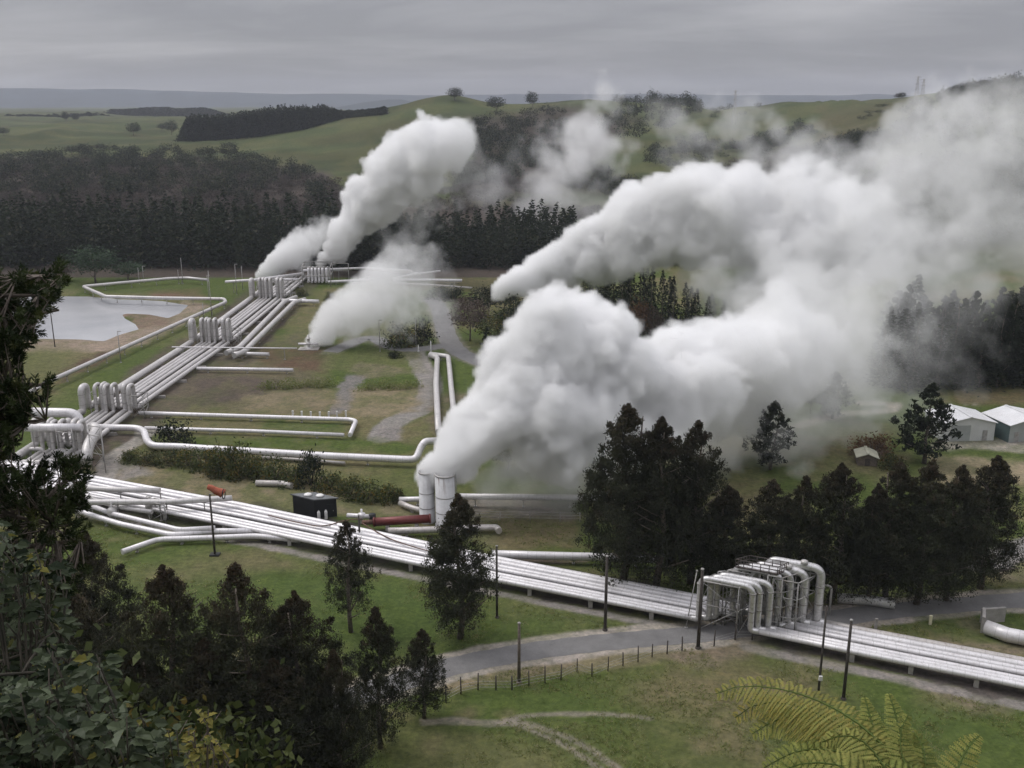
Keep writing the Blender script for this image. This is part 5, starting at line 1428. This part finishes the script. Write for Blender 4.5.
# ------------------------------------------------------------------ rough grass on the near fields
rg = np.random.default_rng(91); n = 26000
gx, gy = rg.uniform(-62, 66, n), 60/np.tan(rg.uniform(R(23.5), R(37.5), n))
d0 = np.minimum(d_line(gx, gy, ROAD)-3.0, d_line(gx, gy, [(q.x, q.y) for q in lane(.5, 0)])-5.2)
dens = fbm(gx/5, gy/5, 81, 3)
gcol = fbm(gx/28, gy/28, 31, 4)*.6+fbm(gx/2.6, gy/2.6, 41, 3)*.4
ok = (d0 > 0) & (dens > .46) & (gcol < .60)
gx, gy, dens = gx[ok], gy[ok], dens[ok]; per = 7; m_ = len(gx)
hgt = rg.uniform(.10, .34, m_)*np.clip((dens-.40)*7, .4, 1.4)
base = np.stack([gx, gy, gz(gx, gy)], 1).repeat(per, 0); off = rg.normal(0, .16, (m_*per, 3)); off[:, 2] = 0
ax2 = np.stack([rg.normal(0, 1.0, m_*per), rg.normal(0, 1.0, m_*per), np.ones(m_*per)*.7], 1); ln = hgt.repeat(per)*rg.uniform(.6, 1.2, m_*per)
cen = base+off+ax2/np.linalg.norm(ax2, axis=1, keepdims=True)*ln[:, None]*.45
mesh_obj('grass', leaf_mesh('grass', cen, ax2, ln, rg.uniform(.04, .09, m_*per), np.clip(rg.uniform(0, 1, m_).repeat(per)+rg.uniform(-.2, .2, m_*per), 0, 1), (rg.uniform(0, 1, m_) > .72).repeat(per)*rg.uniform(.4, 1, m_*per), M['grass_leaf'], 12), kind='stuff')
# ------------------------------------------------------------------ foreground pine on the left
def in_poly(x, y, poly):
    c = False; n = len(poly)
    for i in range(n):
        (ax_, ay), (bx, by) = poly[i], poly[(i+1) % n]
        if ((ay > y) != (by > y)) and x < (bx-ax_)*(y-ay)/(by-ay+1e-12)+ax_: c = not c
    return c
def sample_poly(poly, n, rg):
    xs = [p[0] for p in poly]; ys_ = [p[1] for p in poly]; out = []
    while len(out) < n:
        x = rg.uniform(min(xs), max(xs)); y = rg.uniform(min(ys_), max(ys_))
        if in_poly(x, y, poly): out.append((x, y))
    return out
rg = random.Random(21)
tx = PD(-95, 500, 16.5)
root = empty('pine_tree', (tx.x, tx.y, G(tx.x, tx.y)-.3), 0, 'near dark pine whose bushy branches reach in from the left edge', 'tree')
o_ = Vector(root.location)
MB().tube([(0, 0, 0), (.1, 0, 5), (-.05, .1, 11), (.05, 0, 17)], [.30, .26, .20, .09], 10).build('trunk', M['bark'], root)
PINE = [([(-60, 258), (10, 276), (32, 270), (44, 276), (58, 263), (66, 268), (69, 278), (58, 296), (48, 308), (44, 322), (36, 336), (26, 350), (0, 362), (-60, 375)], 330, 300),
        ([(-60, 378), (0, 388), (26, 386), (50, 380), (54, 388), (42, 404), (30, 416), (20, 428), (2, 446), (-60, 462)], 210, 410),
        ([(-60, 460), (6, 474), (34, 466), (52, 460), (78, 462), (92, 470), (86, 482), (95, 496), (78, 512), (88, 530), (72, 548), (90, 566), (80, 590), (60, 610), (-60, 640)], 480, 530), ([(-60, 330), (26, 330), (22, 375), (18, 440), (24, 480), (-60, 480)], 190, 400)]
bm_ = MB(); nc_, na_, nl_, nw_, nt_, np_ = [], [], [], [], [], []
for poly, n, yc in PINE:
    # boughs
    ends = [(max(p[0] for p in poly)*f, yc+dy) for f, dy in ((.9, -25), (.85, 10), (.55, -5), (.4, 30), (.2, -20))]
    boughs = []
    for ex, ey in ends:
        e = PD(ex, ey, rg.uniform(14.5, 17)); s = Vector((tx.x, tx.y, e.z+rg.uniform(-.6, .3)))
        mid = s.lerp(e, .5)+Vector((0, 0, -.25)); pts = [s, s.lerp(mid, .6), mid, mid.lerp(e, .55)+Vector((0, 0, .05)), e]
        bm_.tube([p-o_ for p in pts], .075, 6, r1=.02); boughs += densify(pts, .35)
    for x, y in sample_poly(poly, n, rg):
        tip = PD(x, y, rg.uniform(14.0, 17.5))
        cand = [b_ for b_ in boughs if b_.x < tip.x+.1] or boughs
        b_ = min(cand, key=lambda q: (q-tip).length)
        L = (tip-b_).length
        if L > 1.2: b_ = tip+(b_-tip).normalized()*1.2
        d = (tip-b_).normalized() if (tip-b_).length > .05 else Vector((1, 0, .3)).normalized()
        bm_.tube([b_-o_, b_.lerp(tip, .5)-Vector((0, 0, .03))-o_, tip-o_], .016, 4, r1=.008)
        d = (d+Vector((.35, 0, .55))).normalized(); tl = rg.uniform(.22, .42)
        tt = rg.uniform(0, 1)*.75; tipc = 1.0 if rg.random() < .12 else 0
        for k in range(90):
            f = rg.random(); p = tip+d*(f*tl-tl*.6)
            a = Vector((rg.gauss(0, 1), rg.gauss(0, 1), rg.gauss(0, 1))).normalized(); a = (a-d*a.dot(d))
            ax_ = (d*.75+a*.9).normalized(); ll = rg.uniform(.08, .13)
            nc_.append(p+ax_*ll*.5-o_); na_.append(ax_); nl_.append(ll); nw_.append(.017); nt_.append(min(1, max(0, tt+rg.uniform(-.2, .25)))); np_.append(tipc*f*rg.uniform(.3, 1))
bm_.build('bough', M['bark'], root)
mesh_obj('needles', leaf_mesh('needles', np.array(nc_), np.array(na_), np.array(nl_), np.array(nw_), np.array(nt_), np.array(np_), M['pine_leaf'], 9), root)

# ------------------------------------------------------------------ broad leaved shrub in the lower left corner
def blade_mesh(name, items, mat):
    """items: (base, dir, normal, length, width, tint, tip) -> lobed blades folded along the midrib"""
    vs, fs, ti, tp = [], [], [], []
    for b_, d, nrm, L, W, t, tpv in items:
        d = d.normalized(); s = d.cross(nrm); s = s.normalized() if s.length > 1e-4 else Vector((1, 0, 0)); n = s.cross(d)
        k = len(vs); cup = W*.22
        def pt(u, w_, h): return b_+d*(L*u)+s*(W*w_)+n*h-Vector((0, 0, L*.18*u*u))
        vs += [pt(0, 0, 0), pt(.32, 0, 0), pt(.68, 0, 0), pt(1, 0, 0), pt(.16, .36, cup*.8), pt(.30, .56, cup), pt(.46, .38, cup*.8), pt(.64, .44, cup), pt(.84, .17, cup*.4),
               pt(.16, -.36, cup*.8), pt(.30, -.56, cup), pt(.46, -.38, cup*.8), pt(.64, -.44, cup), pt(.84, -.17, cup*.4)]
        for o2 in (4, 9):
            q = [(0, 1, o2), (1, o2+1, o2), (1, o2+2, o2+1), (1, 2, o2+2), (2, o2+3, o2+2), (2, o2+4, o2+3), (2, 3, o2+4)]
            fs += [tuple(i+k for i in (f if o2 == 4 else f[::-1])) for f in q]
        ti += [t]*14; tp += [tpv]*14
    me = bpy.data.meshes.new(name); me.from_pydata([tuple(v) for v in vs], [], fs); me.update()
    for nm_, arr in (('tint', ti), ('tip', tp)):
        at = me.attributes.new(nm_, 'FLOAT', 'POINT'); at.data.foreach_set('value', arr)
    me.materials.append(mat); return me
rg = random.Random(33)
bq = PD(30, 830, 6.2)
root = empty('broadleaf_shrub', (bq.x, bq.y, G(bq.x, bq.y)-.1), 0, 'near broad leaved shrub filling the lower left corner below the pine', 'shrub'); o_ = Vector(root.location)
SH = [([(-40, 515), (14, 522), (40, 540), (60, 566), (82, 572), (74, 590), (58, 620), (52, 660), (20, 690), (-40, 700)], 95, 7.0),
      ([(-40, 690), (30, 680), (70, 690), (110, 700), (150, 712), (175, 722), (185, 770), (-40, 780)], 150, 6.0),
      ([(76, 650), (104, 655), (100, 668), (84, 664)], 5, 6.6), ([(44, 640), (90, 652), (98, 694), (50, 690)], 14, 6.5)]
items = []; sm = MB()
hub = bq-o_+Vector((0, 0, -.1))
for poly, n, dep in SH:
    for x, y in sample_poly(poly, n, rg):
        e = PD(x, y, dep+rg.uniform(-.7, .7))-o_
        m_ = e+Vector((rg.uniform(-.1, .1), rg.uniform(-.05, .2), -.28-.1*rg.random()))
        sm.tube([hub.lerp(m_, .82) if rg.random() < .7 else hub, m_, e], .009, 4, r1=.004)
        tt = rg.uniform(-.2, .95)
        for k in range(rg.randint(7, 11)):
            a = rg.uniform(0, 6.28); d = Vector((math.cos(a), math.sin(a)*.8, rg.uniform(-.25, .35)))
            b0 = e.lerp(m_, rg.random()*.55); pet = b0+d*rg.uniform(.03, .07)
            L = rg.uniform(.055, .115); nrm = Vector((rg.gauss(0, .6), rg.gauss(-.25, .6), 1))
            yel = 1.0 if rg.random() < .05 else 0.0
            items.append((pet, d, nrm, L, L*rg.uniform(.55, .8), min(1, max(0, tt+rg.uniform(-.15, .3))), yel*rg.uniform(.4, 1)))
for pp in ([(-20, 668, 6.4), (20, 655, 6.6), (54, 632, 6.7)], [(-20, 676, 6.2), (40, 672, 6.4), (52, 668, 6.5)], [(-10, 700, 6.1), (12, 690, 6.3), (30, 660, 6.4), (44, 640, 6.6)], [(118, 708, 6.3), (108, 686, 6.4), (97, 666, 6.6)], [(30, 715, 6.0), (62, 696, 6.1)]):
    sm.tube([PD(*p)-o_ for p in pp], .012, 5, r1=.006)
sm.build('stem', M['stem'], root)
mesh_obj('leaves', blade_mesh('leaves', items, M['shrub_leaf']), root)
bq = PD(205, 830, 5.6)
root = empty('yellow_shrub', (bq.x, bq.y, G(bq.x, bq.y)-.1), 0, 'yellowing leafy sprig beside the broad leaved shrub at the bottom edge', 'shrub'); o_ = Vector(root.location)
items = []; sm = MB(); hub = bq-o_
for x, y in sample_poly([(178, 715), (205, 706), (222, 718), (224, 745), (222, 775), (180, 775), (186, 740)], 24, rg):
    e = PD(x, y, 5.6+rg.uniform(-.25, .25))-o_; m_ = e+Vector((rg.uniform(-.05, .05), .05, -.16)); sm.tube([hub.lerp(m_, .5), m_, e], .006, 4, r1=.003)
    for k in range(6):
        a = rg.uniform(0, 6.28); d = Vector((math.cos(a), math.sin(a), rg.uniform(-.1, .5))); b0 = e.lerp(m_, rg.random()*.8); L = rg.uniform(.035, .065)
        items.append((b0, d, Vector((rg.gauss(0, .4), rg.gauss(-.2, .4), 1)), L, L*.6, rg.random(), 0))
sm.build('stem', M['bark'], root); mesh_obj('leaves', blade_mesh('leaves', items, M['shrub_yellow']), root)
# low undergrowth behind the shrub, on the lookout slope
root = None
for k, (x, y, dep, wd, lab) in enumerate([(60, 775, 11, 3.0, 'dark low bush behind the broad leaved shrub'), (150, 790, 12, 3.2, 'dark low bush behind the yellowing sprig'), (5, 700, 10, 3.0, 'dark bush between the pine and the broad leaved shrub')]):
    q = PD(x, y, dep); g = G(q.x, q.y); H = q.z-g+.6
    arr = bush_arr(1200+k, wd, max(1.2, H), 110, 30, .45, .08)
    tree('shrub', arr, trunk_mb(1210+k, max(1.2, H), wd, .06, 5, .1), 'hedge_leaf', 'bark', (q.x, q.y, g-.1), 0, lab, 'shrub', 'undergrowth below the lookout', crown='foliage')

# ------------------------------------------------------------------ fern in the lower right
FR = [([(898, 790, 4.3), (860, 742, 4.55), (822, 716, 4.75), (788, 704, 4.9), (757, 704, 5.0), (735, 718, 5.04)], .24, .7, 25),
      ([(912, 800, 4.2), (890, 775, 4.25), (868, 745, 4.4), (845, 735, 4.5), (822, 742, 4.55)], .20, .3, 22),
      ([(925, 800, 4.2), (905, 765, 4.3), (900, 735, 4.4), (908, 715, 4.45)], .13, .2, 24),
      ([(905, 805, 4.15), (870, 785, 4.18), (838, 765, 4.25), (800, 764, 4.35), (772, 776, 4.42)], .24, .3, 24),
      ([(905, 782, 4.3), (872, 735, 4.5), (830, 706, 4.7), (785, 690, 4.9), (742, 686, 5.02), (716, 694, 5.08)], .27, .5, 27),
      ([(902, 795, 4.25), (868, 764, 4.35), (830, 750, 4.5), (795, 752, 4.65), (764, 768, 4.75)], .26, .15, 26),
      ([(884, 795, 4.4), (879, 752, 4.5), (870, 716, 4.6), (865, 698, 4.66)], .125, .2, 30), ([(908, 795, 4.4), (904, 748, 4.5), (895, 712, 4.6), (889, 694, 4.66)], .125, .2, 30),
      ([(930, 805, 4.3), (926, 768, 4.4), (922, 745, 4.48), (914, 732, 4.5)], .13, .2, 24), ([(940, 812, 4.2), (956, 772, 4.3), (969, 746, 4.35), (980, 735, 4.4)], .14, .35, 24),
      ([(884, 805, 4.15), (845, 782, 4.2), (800, 776, 4.3), (755, 792, 4.4)], .24, .1, 25), ([(876, 795, 4.35), (852, 748, 4.6), (815, 722, 4.8), (782, 718, 4.9), (752, 734, 4.96)], .25, .35, 26),
      ([(920, 800, 4.2), (900, 772, 4.25), (872, 762, 4.35), (850, 772, 4.4)], .17, .05, 22), ([(950, 815, 4.1), (985, 790, 4.2), (1010, 775, 4.3), (1022, 772, 4.35)], .10, .2, 13)]
bq = PD(895, 812, 4.25)
root = empty('fern', (bq.x, bq.y, G(bq.x, bq.y)), 0, 'yellow green fern with arching fronds at the lower right edge', 'fern'); o_ = Vector(root.location)
MB().lathe((0, 0, -.1), [(.12, 0), (.10, .12), (.05, .2), (0, .22)], 10).build('crown_base', M['bark'], root)
rg = random.Random(4)
for pp, plen, tipm, npin in FR:
    ctrl = [tuple(Vector((0, 0, 0)))]+[tuple(PD(*q)-o_) for q in pp]
    line = [Vector(q) for q in smooth_line(ctrl, 10)]; cum = [0.0]
    for a, b_ in zip(line[:-1], line[1:]): cum.append(cum[-1]+(b_-a).length)
    tot = cum[-1]
    def at(s):
        for i in range(len(cum)-1):
            if cum[i+1] >= s: return line[i].lerp(line[i+1], (s-cum[i])/max(1e-6, cum[i+1]-cum[i])), (line[i+1]-line[i]).normalized()
        return line[-1], (line[-1]-line[-2]).normalized()
    cen, axs, lns, wds, tin, tps, acr = [], [], [], [], [], [], []
    rmb = MB(); rmb.tube([at(tot*k/14)[0] for k in range(15)], .008, 5, r1=.002)
    for i in range(npin):
        f = .22+.78*(i+.5)/npin; p, t = at(f*tot)
        nrm = (Vector((0, -.45, 1))-t*t.dot(Vector((0, -.45, 1)))).normalized(); side = t.cross(nrm).normalized()
        Lp = plen*min(1, (f-.12)/.25)*min(1, (1.03-f)/.55)**.8
        for sgn in (-1, 1):
            d = (side*sgn+t*.45+Vector((0, 0, -.12))).normalized(); n_ = max(5, int(Lp/.0088)); tt = rg.uniform(.1, .9)
            prev = p; pts = [p]
            for j in range(n_):
                d = (d+Vector((0, 0, -.040))).normalized(); prev = prev+d*(Lp/n_); pts.append(prev)
                w_ = .027*min(1, Lp/.16+.35)*(1-(j/n_)**1.8)+.003; pn = d.cross(nrm).normalized()
                for s2 in (-1, 1):
                    ax2 = (pn*s2+d*.5+Vector((0, 0, -.15))).normalized()
                    cen.append(prev+ax2*w_*.5); axs.append(ax2); acr.append(tuple(d)); lns.append(w_); wds.append(.0105); tin.append(min(1, max(0, tt*1.2-.1+rg.uniform(-.12, .15)))); tps.append(tipm*rg.uniform(.3, 1.4))
            rmb.tube([pts[0], pts[len(pts)//2], pts[-1]], .0022, 3, r1=.001)
    fr = rmb.build('frond', M['fern_leaf'], root)
    mesh_obj('leaflets', leaf_mesh('leaflets', np.array([tuple(c) for c in cen]), np.array([tuple(c) for c in axs]), np.array(lns), np.array(wds), np.array(tin), np.clip(np.array(tps), 0, 1), M['fern_leaf'], 3, np.array(acr)), fr)
# ------------------------------------------------------------------ steam
def steam_mat(name, nscale, wisp):
    m = bpy.data.materials.new(name); m.use_nodes = True; nt = m.node_tree
    nt.nodes.remove(nt.nodes['Principled BSDF'])
    pv = nt.nodes.new('ShaderNodeVolumePrincipled')
    pv.inputs['Color'].default_value = (.996, .996, .996, 1); pv.inputs['Density'].default_value = 1.0
    pv.inputs['Anisotropy'].default_value = 0.0
    nt.links.new(pv.outputs[0], nt.nodes['Material Output'].inputs['Volume'])
    return m
SM = steam_mat('steam', 1, 0)
m = bpy.data.materials.new('faint_vapour'); m.use_nodes = True; nt = m.node_tree
nt.nodes.remove(nt.nodes['Principled BSDF']); pv = nt.nodes.new('ShaderNodeVolumePrincipled')
pv.inputs['Color'].default_value = (.97, .97, .98, 1); pv.inputs['Density'].default_value = .0012
nt.links.new(pv.outputs[0], nt.nodes['Material Output'].inputs['Volume']); VAP = m

def plume(blobs, voxel, label, nscale=.085, amp=.62, warp=3.0, seed=0, edge=.085, shell_min=.12, detail=6, grow=1.16, kmin=.42, thick=2.2):
    B_ = []
    for px, py, rp, dep, den in blobs:
        c = PD(px, py, dep); B_.append((c, rp*grow*dep/F, den))
    pad = 1.38
    lo = [min(c[k]-r*pad for c, r, d in B_) for k in range(3)]; hi = [max(c[k]+r*pad for c, r, d in B_) for k in range(3)]
    lo[2] = max(lo[2], .2)
    # outer, barely visible vapour: a closed skin round the thicker part
    mb = MB()
    for c, r, den in B_:
        if den < shell_min: continue
        seg, rings = 16, 9; vs = []
        for i in range(rings):
            th = math.pi*(i+.5)/rings
            for k in range(seg):
                a = 2*math.pi*k/seg; vs.append((c.x+r*.92*math.sin(th)*math.cos(a), c.y+r*.92*math.sin(th)*math.sin(a), max(.15, c.z+r*.92*math.cos(th))))
        fs = [(i*seg+k, (i+1)*seg+k, (i+1)*seg+(k+1) % seg, i*seg+(k+1) % seg) for i in range(rings-1) for k in range(seg)]
        fs += [tuple(range(seg)), tuple((rings-1)*seg+k for k in range(seg-1, -1, -1))]
        mb.add(vs, fs, smooth=True)
    o = mb.build('steam_plume', VAP)
    md = o.modifiers.new('skin', 'REMESH'); md.mode = 'VOXEL'; md.voxel_size = voxel*1.6
    ms = o.modifiers.new('smooth', 'SMOOTH'); ms.iterations = 4
    bpy.context.view_layer.update()
    dg = bpy.context.evaluated_depsgraph_get()
    me2 = bpy.data.meshes.new_from_object(o.evaluated_get(dg)); o.modifiers.clear(); o.data = me2
    me2.materials.clear(); me2.materials.append(VAP)
    tag(o, label, 'steam', 'steam plumes')
    # dense steam as a voxel volume
    v = bpy.data.volumes.new('vapour'); vo = bpy.data.objects.new('vapour', v); COL.objects.link(vo); vo.parent = o
    ng = bpy.data.node_groups.new('steam_field', 'GeometryNodeTree')
    ng.interface.new_socket('Geometry', in_out='OUTPUT', socket_type='NodeSocketGeometry')
    N_ = ng.nodes.new; L_ = ng.links.new
    out = N_('NodeGroupOutput'); vc = N_('GeometryNodeVolumeCube'); sm = N_('GeometryNodeSetMaterial'); sm.inputs['Material'].default_value = SM
    vc.inputs['Min'].default_value = lo; vc.inputs['Max'].default_value = hi
    for k, ax_ in enumerate('XYZ'): vc.inputs['Resolution '+ax_].default_value = max(8, int((hi[k]-lo[k])/voxel))
    L_(vc.outputs[0], sm.inputs['Geometry']); L_(sm.outputs[0], out.inputs[0])
    def math_(op, a, b=None, c=None):
        n = N_('ShaderNodeMath'); n.operation = op
        for k, q in enumerate((a, b, c)):
            if q is None: continue
            if isinstance(q, (int, float)): n.inputs[k].default_value = q
            else: L_(q, n.inputs[k])
        return n.outputs[0]
    pos = N_('GeometryNodeInputPosition').outputs[0]
    off = N_('ShaderNodeVectorMath'); off.operation = 'ADD'; off.inputs[1].default_value = (seed*31.7, seed*17.3, seed*7.1); L_(pos, off.inputs[0])
    wn = N_('ShaderNodeTexNoise'); wn.inputs['Scale'].default_value = nscale*.7; wn.inputs['Detail'].default_value = 2; L_(off.outputs[0], wn.inputs['Vector'])
    ws = N_('ShaderNodeVectorMath'); ws.operation = 'SUBTRACT'; ws.inputs[1].default_value = (.5, .5, .5); L_(wn.outputs['Color'], ws.inputs[0])
    wm_ = N_('ShaderNodeVectorMath'); wm_.operation = 'SCALE'; wm_.inputs['Scale'].default_value = warp*4; L_(ws.outputs[0], wm_.inputs[0])
    wp = N_('ShaderNodeVectorMath'); wp.operation = 'ADD'; L_(pos, wp.inputs[0]); L_(wm_.outputs[0], wp.inputs[1]); wpos = wp.outputs[0]
    n1_ = N_('ShaderNodeTexNoise'); n1_.inputs['Scale'].default_value = nscale; n1_.inputs['Detail'].default_value = detail; n1_.inputs['Roughness'].default_value = .64; L_(off.outputs[0], n1_.inputs['Vector'])
    def lumps(scale, detail_=0):
        n = N_('ShaderNodeTexVoronoi'); n.inputs['Scale'].default_value = scale
        L_(lpos, n.inputs['Vector']); return n.outputs['Distance']
    # cells are bent by noise so that the lumps do not read as cells
    w2 = N_('ShaderNodeVectorMath'); w2.operation = 'SCALE'; w2.inputs['Scale'].default_value = .55/nscale*.5; 
    wn2 = N_('ShaderNodeTexNoise'); wn2.inputs['Scale'].default_value = nscale*2.6; wn2.inputs['Detail'].default_value = 3; L_(off.outputs[0], wn2.inputs['Vector'])
    ws2 = N_('ShaderNodeVectorMath'); ws2.operation = 'SUBTRACT'; ws2.inputs[1].default_value = (.5, .5, .5); L_(wn2.outputs['Color'], ws2.inputs[0])
    L_(ws2.outputs[0], w2.inputs[0]); w3 = N_('ShaderNodeVectorMath'); w3.operation = 'ADD'; L_(off.outputs[0], w3.inputs[0]); L_(w2.outputs[0], w3.inputs[1]); lpos = w3.outputs[0]
    la, lb = lumps(nscale*2.0), lumps(nscale*4.6)
    nz = math_('ADD', math_('MULTIPLY', math_('SUBTRACT', n1_.outputs['Fac'], .5), amp*2.6),
               math_('ADD', math_('MULTIPLY_ADD', la, -amp*.72, amp*.36), math_('MULTIPLY_ADD', lb, -amp*.36, amp*.18)))
    acc = None
    for c, r, den in B_:
        d = N_('ShaderNodeVectorMath'); d.operation = 'DISTANCE'; d.inputs[1].default_value = c; L_(wpos, d.inputs[0])
        val = math_('MULTIPLY_ADD', d.outputs['Value'], -1.0/r, 1.0)
        k_ = min(1.0, kmin+r/26)*(2.1 if den <= .07 else 1.0)              # small puffs near the mouth keep a firmer outline
        val = math_('ADD', val, math_('MULTIPLY', nz, k_)) if k_ != 1 else math_('ADD', val, nz)
        mr = N_('ShaderNodeMapRange'); mr.interpolation_type = 'SMOOTHSTEP'; mr.inputs['From Min'].default_value = 0.03
        mr.inputs['From Max'].default_value = .03+edge*(1 if den > .1 else 2.2); mr.inputs['To Max'].default_value = den*(thick if den > .07 or thick > 2.9 else 1.35); L_(val, mr.inputs['Value'])
        acc = mr.outputs[0] if acc is None else math_('MAXIMUM', acc, mr.outputs[0])
    L_(acc, vc.inputs['Density'])
    md = vo.modifiers.new('field', 'NODES'); md.node_group = ng
    v.materials.append(SM)
    return o

MAIN = [(424, 467, 12, 147, .5), (435, 464, 16, 147, .5), (448, 461, 18, 147, .5), (456, 453, 22, 147.5, .45), (466, 446, 24, 148, .40), (484, 430, 32, 149, .36), (508, 408, 42, 150, .32), (536, 382, 50, 151, .30), (566, 352, 50, 152, .30), (598, 345, 38, 153, .28),
        (556, 412, 56, 151, .26), (602, 404, 58, 153, .24), (648, 400, 52, 157, .22), (690, 388, 54, 162, .20), (738, 372, 56, 168, .12), (780, 352, 54, 176, .085), (815, 330, 46, 184, .06), (715, 345, 26, 166, .16), (850, 380, 50, 186, .02), (820, 350, 50, 182, .03),
        (520, 452, 34, 150, .07), (560, 462, 36, 151, .06), (500, 480, 24, 150, .045), (530, 500, 24, 152, .03), (610, 450, 40, 156, .06), (700, 430, 44, 163, .06), (750, 425, 52, 170, .05), (800, 400, 60, 178, .035), (790, 460, 40, 176, .03), (870, 300, 56, 190, .02), (880, 420, 46, 190, .012), (920, 350, 50, 196, .008), (960, 295, 40, 200, .008), (830, 330, 60, 184, .045), (850, 440, 40, 185, .015)]
UPPER = [(506, 294, 9, 262, .35), (514, 288, 11, 262, .4), (500, 300, 6, 262, .2), (528, 283, 16, 261, .35), (540, 290, 15, 260, .2), (546, 274, 17, 260, .32), (568, 262, 22, 258, .28), (594, 248, 28, 256, .24), (628, 234, 36, 252, .20), (668, 222, 36, 248, .17), (708, 220, 40, 244, .15), (752, 226, 46, 240, .13), (792, 240, 56, 236, .10), (838, 245, 58, 232, .078), (770, 282, 40, 240, .08), (735, 275, 34, 240, .07), (700, 272, 20, 246, .05), (800, 310, 56, 234, .06),
         (884, 226, 48, 230, .055), (900, 180, 40, 230, .045), (925, 150, 42, 230, .045), (960, 128, 38, 230, .045), (1000, 124, 38, 230, .034), (1035, 130, 46, 230, .034), (960, 190, 54, 228, .04), (1010, 200, 56, 226, .028), (1060, 190, 66, 226, .026), (905, 275, 52, 226, .04), (960, 258, 46, 224, .022), (1015, 258, 40, 222, .014), (880, 330, 50, 222, .022), (930, 320, 34, 220, .008), (860, 390, 44, 214, .014), (845, 190, 34, 236, .03)]
COLM = [(319, 265, 5, 356, .35), (325, 257, 8, 355, .33), (334, 247, 12, 353, .30), (345, 233, 16, 350, .26), (358, 217, 20, 346, .22), (374, 199, 24, 342, .19), (392, 181, 27, 338, .16), (412, 165, 28, 334, .14), (432, 150, 27, 330, .12), (450, 138, 24, 327, .10), (465, 132, 16, 324, .07),
        (430, 170, 30, 331, .035), (452, 165, 26, 327, .02), (405, 195, 28, 335, .025), (470, 150, 18, 324, .02)]
PUFF = [(263, 275, 4.5, 348, .3), (269, 270, 7.5, 347, .28), (277, 263, 9.5, 346, .24), (287, 256, 10.5, 345, .18), (298, 248, 11.5, 344, .10), (310, 240, 12, 342, .06), (322, 233, 12, 340, .035), (336, 240, 12, 338, .02), (300, 262, 8, 344, .04)]
WELL = [(309, 346, 3.5, 252, .45), (313, 339, 8, 252, .35), (321, 330, 13, 251, .25), (333, 320, 17, 250, .17), (350, 312, 21, 249, .12), (368, 300, 23, 248, .10), (383, 284, 24, 247, .085), (396, 270, 22, 247, .07), (398, 300, 28, 246, .06), (425, 302, 22, 245, .025), (412, 268, 26, 246, .035), (440, 280, 16, 244, .015), (405, 250, 22, 247, .022), (350, 335, 14, 250, .06), (376, 328, 16, 249, .03), (445, 320, 14, 244, .01)]
WISP = [(530, 212, 22, 420, .018), (548, 196, 24, 420, .022), (562, 178, 26, 420, .03), (576, 158, 28, 420, .035), (588, 135, 28, 420, .04), (598, 115, 24, 420, .035), (596, 100, 14, 420, .03), (500, 192, 20, 420, .012), (478, 200, 16, 420, .008), (550, 225, 18, 420, .02), (610, 140, 16, 420, .02), (585, 200, 22, 420, .02), (520, 165, 14, 420, .006)]
WISP2 = [(655, 112, 14, 400, .010), (672, 125, 18, 400, .014), (660, 165, 14, 400, .008), (700, 140, 22, 398, .013), (735, 130, 24, 396, .014), (770, 128, 22, 394, .014), (790, 150, 26, 392, .014), (740, 165, 30, 394, .015), (690, 180, 22, 396, .012), (825, 165, 18, 390, .007), (775, 180, 24, 390, .014)]
plume(MAIN, .42, 'huge white steam cloud pouring from the two silencer cylinders', .085, .62, 2.5, 1, thick=2.85)
plume(UPPER, .8, 'long grey white steam cloud rising to the right behind the conifer stand', .060, .70, 4.0, 2, shell_min=.07, thick=2.8)
plume(COLM, .65, 'tall bright steam column slanting up from the far rack', .085, .60, 2.4, 3, shell_min=.09, grow=1.2, thick=2.8)
plume(PUFF, .45, 'small curling steam puff left of the tall column at the far rack', .16, .50, .8, 4, shell_min=.05, grow=1.5, kmin=.35, thick=3)
plume(WELL, .5, 'soft steam cloud blowing from the wellhead over the lane', .12, .62, 1.6, 5, shell_min=.06, grow=1.2, thick=2)
plume(WISP, 1.4, 'thin torn steam wisp drifting up before the middle of the hill', .045, .75, 5.0, 6, edge=.4, shell_min=.03, grow=1.25, thick=3)
plume(WISP2, 1.4, 'faint steam shreds drifting before the green hollow of the hill', .05, .85, 5.0, 7, edge=.4, shell_min=.0135, grow=1.25, thick=3)
